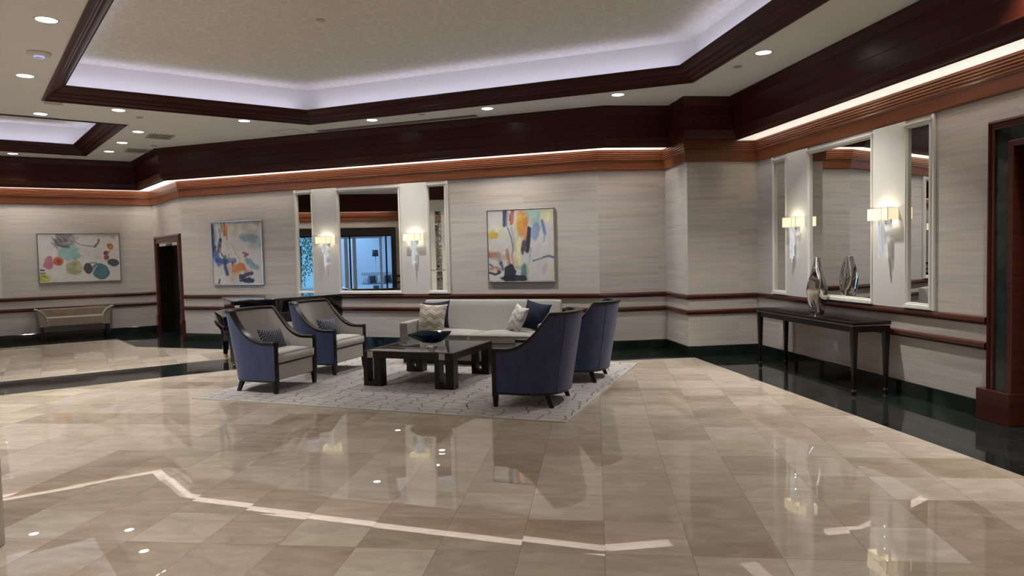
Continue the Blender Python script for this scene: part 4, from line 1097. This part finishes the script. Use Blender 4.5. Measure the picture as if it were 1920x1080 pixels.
# ------------------------------------------------------------------ grand piano
PA = math.radians(28); 
r = thing('grand_piano', (-4.30, 10.42, 0), PA, 'closed black lacquered grand piano behind the two left armchairs', 'piano')
def bez(pts, n=10):
    out = []
    for i in range(n + 1):
        t = i / n; q = [V2(p) for p in pts]
        while len(q) > 1: q = [a * (1 - t) + b * t for a, b in zip(q, q[1:])]
        out.append(tuple(q[0]))
    return out
def outline(x0, e=0):
    near = bez([(.50, -e), (.85, -e), (1.05, .28 - e), (1.45, .36 - e), (1.80, .42 - e), (1.93 + e, .60)], 16)
    tail = bez([(1.93 + e, .60), (1.99 + e, .85), (1.92 + e, 1.32 + e), (1.45, 1.36 + e)], 10)
    return [(x0, -e)] + near + tail[1:] + [(x0, 1.36 + e)]
MB().prism(outline(.15), .62, .975).build('case', 'piano_black', r, bevel=.006)
MB().prism(outline(.12, .014), .978, 1.0).build('lid', 'piano_black', r, bevel=.006)
mb = MB(); mb.add([(.0, -.005, .62), (.0, 1.365, .62), (.15, 1.365, .62), (.15, -.005, .62), (-.01, -.005, .74), (-.01, 1.365, .74), (.0, -.005, .765), (.0, 1.365, .765), (.15, -.005, .80), (.15, 1.365, .80)],
    [(0, 1, 2, 3), (0, 4, 5, 1), (4, 6, 7, 5), (6, 8, 9, 7), (3, 2, 9, 8), (0, 3, 8, 6, 4), (1, 5, 7, 9, 2)])
mb.build('fallboard', 'piano_black', r, bevel=.005)
MB().box(-.015, .26, -.005, 1.365, .55, .618).build('key_bed', 'piano_black', r, bevel=.01)
mb = MB(); mb.box(.16, .23, -.0072, -.005, .895, .93); mb.build('maker_plate', 'plastic_white', r)
for x0, y0 in ((.12, .10), (.12, 1.17), (1.55, .92)):
    mb = MB(); mb.box(x0 - .075, x0 + .075, y0 - .075, y0 + .075, .48, .60); mb.box(x0 - .055, x0 + .055, y0 - .055, y0 + .055, .075, .48, taper=.62)
    lg = mb.build('leg', 'piano_black', r, bevel=.005)
    mb = MB(); mb.lathe([(.028, .045), (.034, .075)], x0, y0, 16)
    for dy in (-.016, .016): mb.tube((x0 + .01, y0 + dy - .007, .028), (x0 + .01, y0 + dy + .007, .028), .027, 16)
    mb.build('caster', 'brass', lg)
mb = MB(); mb.box(.36, .42, .56, .60, .16, .60); mb.box(.36, .42, .76, .80, .16, .60); mb.box(.33, .45, .53, .83, .09, .17)
ly = mb.build('pedal_lyre', 'piano_black', r, bevel=.005)
mb = MB()
for k in range(3): mb.box(.22, .36, .60 + k * .07, .62 + k * .07, .10, .115)
mb.build('pedal', 'brass', ly)

# ------------------------------------------------------------------ bench on the left wall
bs = tAB_A + .58
r = thing('upholstered_bench', (0, 0, 0), 0, 'taupe suede bench with two scrolled arms on black legs, under the long painting', 'bench')
place(r, wall_frame(W1, B, bs, .03)); BW, BD = 1.36, .48
MB().box(.05, BW - .05, -BD, -.02, .315, .50).build('seat', 'taupe_suede', r, bevel=.02, seg=3)
MB().box(.06, BW - .06, -.09, 0, .40, .665).build('backrest', 'taupe_suede', r, bevel=.02, seg=3)
for s, x0 in ((-1, 0.06), (1, BW - .06)):
    v = []; f = []; pr = [(.0, .315), (-.012, .45), (-.03, .58), (-.062, .675), (-.085, .69), (-.10, .682)]
    pin = [(-.055, .675), (.025, .635), (.085, .56), (.12, .47), (.13, .38), (.132, .315)]
    sect = [(s * -1 * a * -1, zz) for a, zz in pr] 
    pts = [(x0 + s * (-a), zz) for a, zz in pr] + [(x0 - s * a, zz) for a, zz in pin]
    m = len(pts)
    for y in (-BD - .005, 0): v += [(x, y, zz) for x, zz in pts]
    f = [tuple(range(m)), tuple(range(m, 2 * m))[::-1]] + [(k, (k + 1) % m, m + (k + 1) % m, m + k) for k in range(m)]
    mb = MB(); mb.add(v, f); ar = mb.build('arm', 'taupe_suede', r, bevel=.012, seg=3)
    mb = MB()
    ln = [(x, -BD - .008, zz) for x, zz in pts[5:]]
    for a, b in zip(ln, ln[1:]): mb.tube(a, b, .006, 6)
    mb.build('piping', 'taupe_piping', ar)
for x0 in (.085, BW - .085):
    for y0 in (-BD + .035, -.05):
        MB().box(x0 - .032, x0 + .032, y0 - .032, y0 + .032, 0, .32, taper=.7).build('leg', 'espresso', r, bevel=.003)

# ------------------------------------------------------------------ console table with vase
r = thing('console_table', (0, 0, 0), 0, 'long black console table with tapered legs against the right wall', 'console table')
place(r, wall_frame(G, H, .93, .055)); CW, CD_, CT = 2.145, .455, .785
MB().box(0, CW, -CD_, 0, CT - .035, CT).build('table_top', 'espresso_gloss', r, bevel=.008)
MB().box(.006, CW - .006, -CD_ + .006, -.006, CT - .047, CT - .037).build('metal_band', 'pewter', r)
MB().box(.02, CW - .02, -CD_ + .02, -.02, CT - .115, CT - .047).build('apron', 'espresso', r, bevel=.003)
for x0 in (.04, CW - .04):
    for y0 in (-CD_ + .04, -.04):
        mb = MB(); mb.box(x0 - .032, x0 + .032, y0 - .032, y0 + .032, .05, CT - .05, taper=.5); lg = mb.build('leg', 'espresso', r, bevel=.003)
        mb = MB(); mb.box(x0 - .017, x0 + .017, y0 - .017, y0 + .017, .026, .052, taper=1); mb.build('ferrule', 'pewter', lg)
        mb = MB(); mb.box(x0 - .022, x0 + .022, y0 - .022, y0 + .022, 0, .027, taper=.7); mb.build('foot', 'espresso', lg)
t_, n_, _ = seg(G, H); vp = G + t_ * 1.93 + n_ * .22
# twisted faceted metal bottle vase
v = []; f = []; n = 64
zs = np.linspace(0, .69, 40)
for zz in zs:
    q = zz / .69
    rad = np.interp(q, [0, .04, .20, .42, .60, .78, .93, 1], [.080, .088, .108, .134, .124, .090, .056, .046])
    tw = -.55 + 1.5 * q; flat = np.interp(q, [0, .35, .8, 1], [.78, .60, .72, .85])
    for k in range(n):
        a = 2 * PI * k / n
        c, s = math.cos(a), math.sin(a); p = 1.35
        rr = 1 / ((abs(c) ** p + abs(s / 1.0) ** p) ** (1 / p))
        x, y = rad * rr * c, rad * rr * s * flat
        v.append((x * math.cos(tw) - y * math.sin(tw), x * math.sin(tw) + y * math.cos(tw), zz))
for j in range(len(zs) - 1):
    for k in range(n): f.append((j * n + k, j * n + (k + 1) % n, (j + 1) * n + (k + 1) % n, (j + 1) * n + k))
f += [tuple(range(n))[::-1]]
lastr = len(v) - n
ins = len(v)
for k in range(n): v.append((v[lastr + k][0] * .8, v[lastr + k][1] * .8, .69))
for k in range(n): v.append((v[lastr + k][0] * .75, v[lastr + k][1] * .75, .60))
for k in range(n):
    k2 = (k + 1) % n; f.append((lastr + k, lastr + k2, ins + k2, ins + k)); f.append((ins + k, ins + k2, ins + n + k2, ins + n + k))
f.append(tuple(ins + n + k for k in range(n)))
mb = MB(); mb.add(v, f, smooth=True); o = mb.build('metal_vase', 'silver'); o.location = (vp[0], vp[1], CT); o.rotation_euler = (0, 0, -.1)
tag(o, 'tall twisted silver metal vase on the black console table', 'vase')

# ------------------------------------------------------------------ metal bin at the picture edge
r = thing('litter_bin', (-3.108, 3.93, 0), 0, 'round satin metal bin cut off by the lower left picture edge', 'bin')
MB().lathe([(.145, 0), (.150, .006), (.150, .62), (.146, .63)], n=40).build('body', 'satin_steel', r)
MB().lathe([(.152, .63), (.153, .66), (.12, .68), (.10, .68), (.098, .64)], n=40).build('rim', 'chrome', r)

# ------------------------------------------------------------------ pier with a mosaic strip, seen only in the mirror
pc = V2((-7.075, 6.557)); pang = math.atan2(.695, .719)
r = thing('mosaic_pier', (pc[0], pc[1], 0), pang, 'white pilaster with a mirror mosaic strip, seen in the narrow back-wall mirror', 'pilaster')
mb = MB(); mb.box(-.34, .0, -.36, .36, 0, 3.2)
for y0 in (-.30, .12): mb.box(0, .03, y0, y0 + .20, .2, 2.85); 
for y0 in (-.33, .11):
    mb.box(0, .075, y0, y0 + .24, 2.85, 2.90); mb.box(0, .055, y0 + .02, y0 + .22, 2.80, 2.85); mb.box(0, .05, y0, y0 + .24, 1.20, 1.25)
mb.build('pilaster_body', 'white_trim', r)
mb = MB(); rnd = random.Random(5)
for i in range(6):
    for j in range(56):
        y = -.085 + i * .028; zz = .35 + j * .045
        mb.box(.004, .012 + rnd.random() * .004, y + .001, y + .027, zz + .001, zz + .044, mi=rnd.choice((0, 0, 1, 2)))
mb.build('mosaic_strip', ['mirror', 'satin_steel', 'slot_grey'], r)
MB().box(-.40, .06, -.42, .42, 3.2, 3.805).build('wood_block', 'mahogany_shaded', r)

# ------------------------------------------------------------------ lounge beyond the opening, seen in the mirrors
def lw(u, d, z=None):   # u along WD from WP, d metres behind the west wall
    p = WP + WD * u - WN_ * d; return p if z is None else (p[0], p[1], z)
LANG = math.atan2(WD[1], WD[0])
Ml = Matrix(((WD[0], -WN_[0], 0, WP[0]), (WD[1], -WN_[1], 0, WP[1]), (0, 0, 1, 0), (0, 0, 0, 1)))
# determinant check: x = WD, y = -WN_ (behind the wall)
def lbuild(mb, name, mat, **kw): return place(mb.build(name, mat, **kw), Ml)
LZ = 3.0; U0, U1, DB = -8.0, 1.05, 6.5
struct(lbuild(MB().add([(U0, 0, 0), (U1, 0, 0), (U1, DB, 0), (U0, DB, 0)], [(0, 1, 2, 3)]), 'floor_lounge', 'lounge_floor'))
struct(lbuild(MB().add([(U0, 0, LZ), (U1, 0, LZ), (U1, DB, LZ), (U0, DB, LZ)], [(0, 3, 2, 1)]), 'ceiling_lounge', 'lounge_white'))
mb = MB()
for a, b, q0, q1 in ((U0, -7.6, 0, LZ), (-1.9, U1, 0, LZ), (-7.6, -1.9, 0, .25), (-7.6, -1.9, 2.6, LZ)): mb.add([(a, DB, q0), (b, DB, q0), (b, DB, q1), (a, DB, q1)], [(0, 1, 2, 3)])
mb.add([(U0, 0, 0), (U0, DB, 0), (U0, DB, LZ), (U0, 0, LZ)], [(0, 1, 2, 3)]); mb.add([(U1, 0, 0), (U1, DB, 0), (U1, DB, LZ), (U1, 0, LZ)], [(0, 1, 2, 3)])
mb.add([(U0, .01, 0), (OPL, .01, 0), (OPL, .01, LZ), (U0, .01, LZ)], [(0, 1, 2, 3)]); mb.add([(OPL, .01, OPT), (U1, .01, OPT), (U1, .01, LZ), (OPL, .01, LZ)], [(0, 1, 2, 3)])
mb.add([(OPR, .01, 0), (U1, .01, 0), (U1, .01, LZ), (OPR, .01, LZ)], [(0, 1, 2, 3)])
struct(lbuild(mb, 'wall_lounge', 'lounge_white'))
mb = MB()
for u in (-7.6, -4.5, -1.97): mb.box(u, u + .07, DB - .05, DB + .05, .25, 2.6)
for zz in (.25, 2.53): mb.box(-7.6, -1.9, DB - .04, DB + .04, zz, zz + .07)
wf = lbuild(mb, 'window_1', 'lounge_white'); struct(wf)
# surround of the opening and glazed doors
mb = MB(); w = .17
mb.box(OPL - w, OPL, -.045, .05, 0, OPT + .25); mb.box(OPR, OPR + w, -.045, .05, 0, OPT + .25); mb.box(OPL, OPR, -.045, .05, OPT, OPT + .25)
dfr = struct(lbuild(mb, 'door_3', 'black_matt'))
mb = MB(); mb.box(OPL - w - .02, OPR + w + .02, -.055, 0, OPT + .245, OPT + .27); mb.box(OPL, OPR, -.05, -.03, OPT + .02, OPT + .035)
struct(lbuild(mb, 'trim_12', 'mahogany'))
mb = MB()
for u in (-4.6, -2.9, -1.72, -.66, .62): mb.box(u, u + .06, .06, .11, 0, OPT)
mb.box(OPL, OPR, .06, .11, OPT - .05, OPT); struct(lbuild(mb, 'door_4', 'black_matt'))
mb = MB()
for u in (-1.62, -.86, -.56): mb.box(u, u + .13, .9, 1.0, 0, 2.36)
for u in (.42,): mb.box(u, u + .09, .9, 1.0, 0, 2.36)
mb.box(-1.7, .55, .9, 1.0, 2.3, 2.42); struct(lbuild(mb, 'door_5', 'lounge_white'))
rr = thing('banquette', (0, 0, 0), 0, 'pale banquette sofa in the blue-lit lounge seen in the back mirror', 'sofa'); place(rr, Ml)
MB().box(-.35, .95, 3.6, 4.3, .05, .45).build('seat', 'lounge_fabric', rr, bevel=.03); MB().box(-.35, .95, 4.25, 4.45, .05, .98).build('backrest', 'lounge_fabric', rr, bevel=.03)
for i, (x, rot, m_) in enumerate(((-.18, .12, 'lounge_fabric'), (.14, -.08, 'lounge_dark'), (.46, .1, 'lounge_fabric'), (.78, -.1, 'lounge_dark'))):
    o = pillow_mesh('throw_pillow',   .27, .34, .11, m_, None, None, n=16, seed=i)
    o.matrix_world = Ml @ Matrix.Translation((x, 4.12, .66)) @ Matrix.Rotation(-.25, 4, 'X') @ Matrix.Rotation(rot, 4, 'Y')
    tag(o, ('pale', 'dark grey', 'pale', 'dark grey')[i] + ' cushion on the lounge banquette seen in the mirror, ' + ('first', 'second', 'third', 'last')[i] + ' from its left arm', 'pillow')
rr = thing('floor_lamp', (0, 0, 0), 0, 'slim floor lamp with a dark shade in the blue-lit lounge seen in the mirror', 'lamp'); place(rr, Ml)
MB().lathe([(.13, 0), (.13, .02), (.012, .03), (.012, 1.75)], .28, 4.9, 16).build('stand', 'chrome', rr); MB().lathe([(.14, 1.62), (.12, 1.9)], .28, 4.9, 20).build('lamp_shade', 'lounge_dark', rr)
# tree outside the lounge window
rr = thing('garden_tree', (0, 0, 0), 0, 'leafy green tree outside the lounge window seen in the narrow left mirror', 'tree'); place(rr, Ml)
MB().tube((-3.3, 9.2, -.5), (-3.2, 9.3, 2.2), .07, 10, .04).build('trunk', 'walnut', rr)
mb = MB(); rnd = random.Random(9); cols = []
for k in range(3200):
    a = rnd.uniform(0, 2 * PI); q = rnd.uniform(0, 1) ** .5; zz = rnd.gauss(2.3, .75); R_ = 1.5 * math.exp(-((zz - 2.2) / 1.3) ** 2)
    c = Vector((-3.2 + R_ * q * math.cos(a), 9.3 + .8 * q * math.sin(a), zz)); s = rnd.uniform(.035, .08)
    M3 = Matrix.Rotation(rnd.uniform(0, 6.3), 3, 'Z') @ Matrix.Rotation(rnd.uniform(-1.2, 1.2), 3, 'X')
    mb.add([c + M3 @ Vector(p) for p in ((-s * .45, 0, 0), (0, 0, -s), (s * .45, 0, 0), (0, .02, s))], [(0, 1, 2, 3)])
    g = rnd.uniform(.6, 1.3); cols += [(.10 * g, .27 * g, .16 * g)] * 4
o = mb.build('foliage', 'foliage_mat', rr); color_attr(o, np.array(cols))
struct(lbuild(MB().add([(-14, DB + .2, -.3), (8, DB + .2, -.3), (8, DB + 16, -.3), (-14, DB + 16, -.3)], [(0, 1, 2, 3)]), 'ground', 'lounge_fabric'))

# ------------------------------------------------------------------ lights
def area(name, loc, direction, sx, sy, energy, color, spread=180, xdir=None):
    ld = bpy.data.lights.new(name, 'AREA'); ld.shape = 'RECTANGLE'; ld.size = sx; ld.size_y = sy; ld.energy = energy; ld.color = color; ld.spread = math.radians(spread)
    o = bpy.data.objects.new(name, ld); COL.objects.link(o)
    z = -Vector(direction).normalized(); x = Vector(xdir).normalized() if xdir is not None else z.orthogonal().normalized(); y = z.cross(x).normalized(); x = y.cross(z)
    M = Matrix((x, y, z)).transposed().to_4x4(); M.translation = Vector(loc); o.matrix_world = M; return o
# wall-wash tubes in the cove slot, one per wall
COVE_E = 12.0
cove_col = (1, .925, .83)
for a, b, s0, s1 in ((W1, B, .3, -.10), (B, C, .10, .30), (C, D, .20, .0), (D, E, .0, -.05), (G, H, .03, -.5), (H, K, .5, -.5), (K, W4, .5, -.5), (W4, W3, .5, -.5), (W2, W1, .3, -.3)):
    t, n, ln = seg(a, b); p0 = s0; p1 = ln + s1; m = (p0 + p1) / 2; o = .20
    p = a + t * m + n * o
    area('cove_tube', (p[0], p[1], 3.505), (0, 0, -1), p1 - p0, .13, COVE_E * (p1 - p0), cove_col, 170, (t[0], t[1], 0))
# tray cove strips
for T in (T1, T2):
    for i in range(len(T)):
        a, b = T[i], T[(i + 1) % len(T)]; t, n, ln = seg(a, b); p = (a + b) / 2 + n * .13
        area('tray_strip', (p[0], p[1], 3.992), (-n[0] * .55, -n[1] * .55, 1), ln - .3, .03, 2.1 * ln, (.77, .77, 1.0), 170, (t[0], t[1], 0))
# daylight lamp outside the lounge window; blue ceiling panel added as lounge fill
p = lw(-6.1, DB + .4); dv = lw(-1.5, 0) - p; area('window_daylight', (p[0], p[1], 1.5), (dv[0], dv[1], 0), 2.6, 2.3, 560, (.30, .58, 1.0), 160)
p = lw(-1.5, 4.0); area('lounge_fill', (p[0], p[1], LZ - .05), (0, 0, -1), 5.0, 3.0, 170, (.32, .60, 1.0))

w = bpy.data.worlds.new('World'); SC.world = w; w.use_nodes = True
bg = w.node_tree.nodes['Background']; bg.inputs['Color'].default_value = (.25, .62, 1.0, 1); bg.inputs['Strength'].default_value = 1.6

# ------------------------------------------------------------------ camera
cam = bpy.data.cameras.new('Camera'); co = bpy.data.objects.new('Camera', cam); COL.objects.link(co)
cam.sensor_width = 36; cam.sensor_fit = 'HORIZONTAL'; cam.lens = 36 * 1316.99 / 1920; cam.clip_start = .05; cam.clip_end = 200
pit, rol = -.0493567, -.0241806
fwd = Vector((0, math.cos(pit), math.sin(pit))); upv = Vector((0, -math.sin(pit), math.cos(pit))); rt = Vector((1, 0, 0))
c, s = math.cos(rol), math.sin(rol)
r2 = rt * c + upv * s; u2 = upv * c - rt * s
Mc = Matrix((r2, u2, -fwd)).transposed().to_4x4(); Mc.translation = Vector((0, 0, 1.6112)); co.matrix_world = Mc
SC.camera = co
SC.view_settings.view_transform = 'Standard'; SC.view_settings.look = 'None'; SC.view_settings.gamma = 1; SC.view_settings.use_curve_mapping = False
SC.view_settings.exposure = -0.85
SC.cycles.max_bounces = 10; SC.cycles.diffuse_bounces = 4; SC.cycles.glossy_bounces = 6; SC.cycles.transmission_bounces = 8
SC.cycles.caustics_reflective = False; SC.cycles.caustics_refractive = False
SC.cycles.sample_clamp_indirect = 6
SC.cycles.use_denoising = True
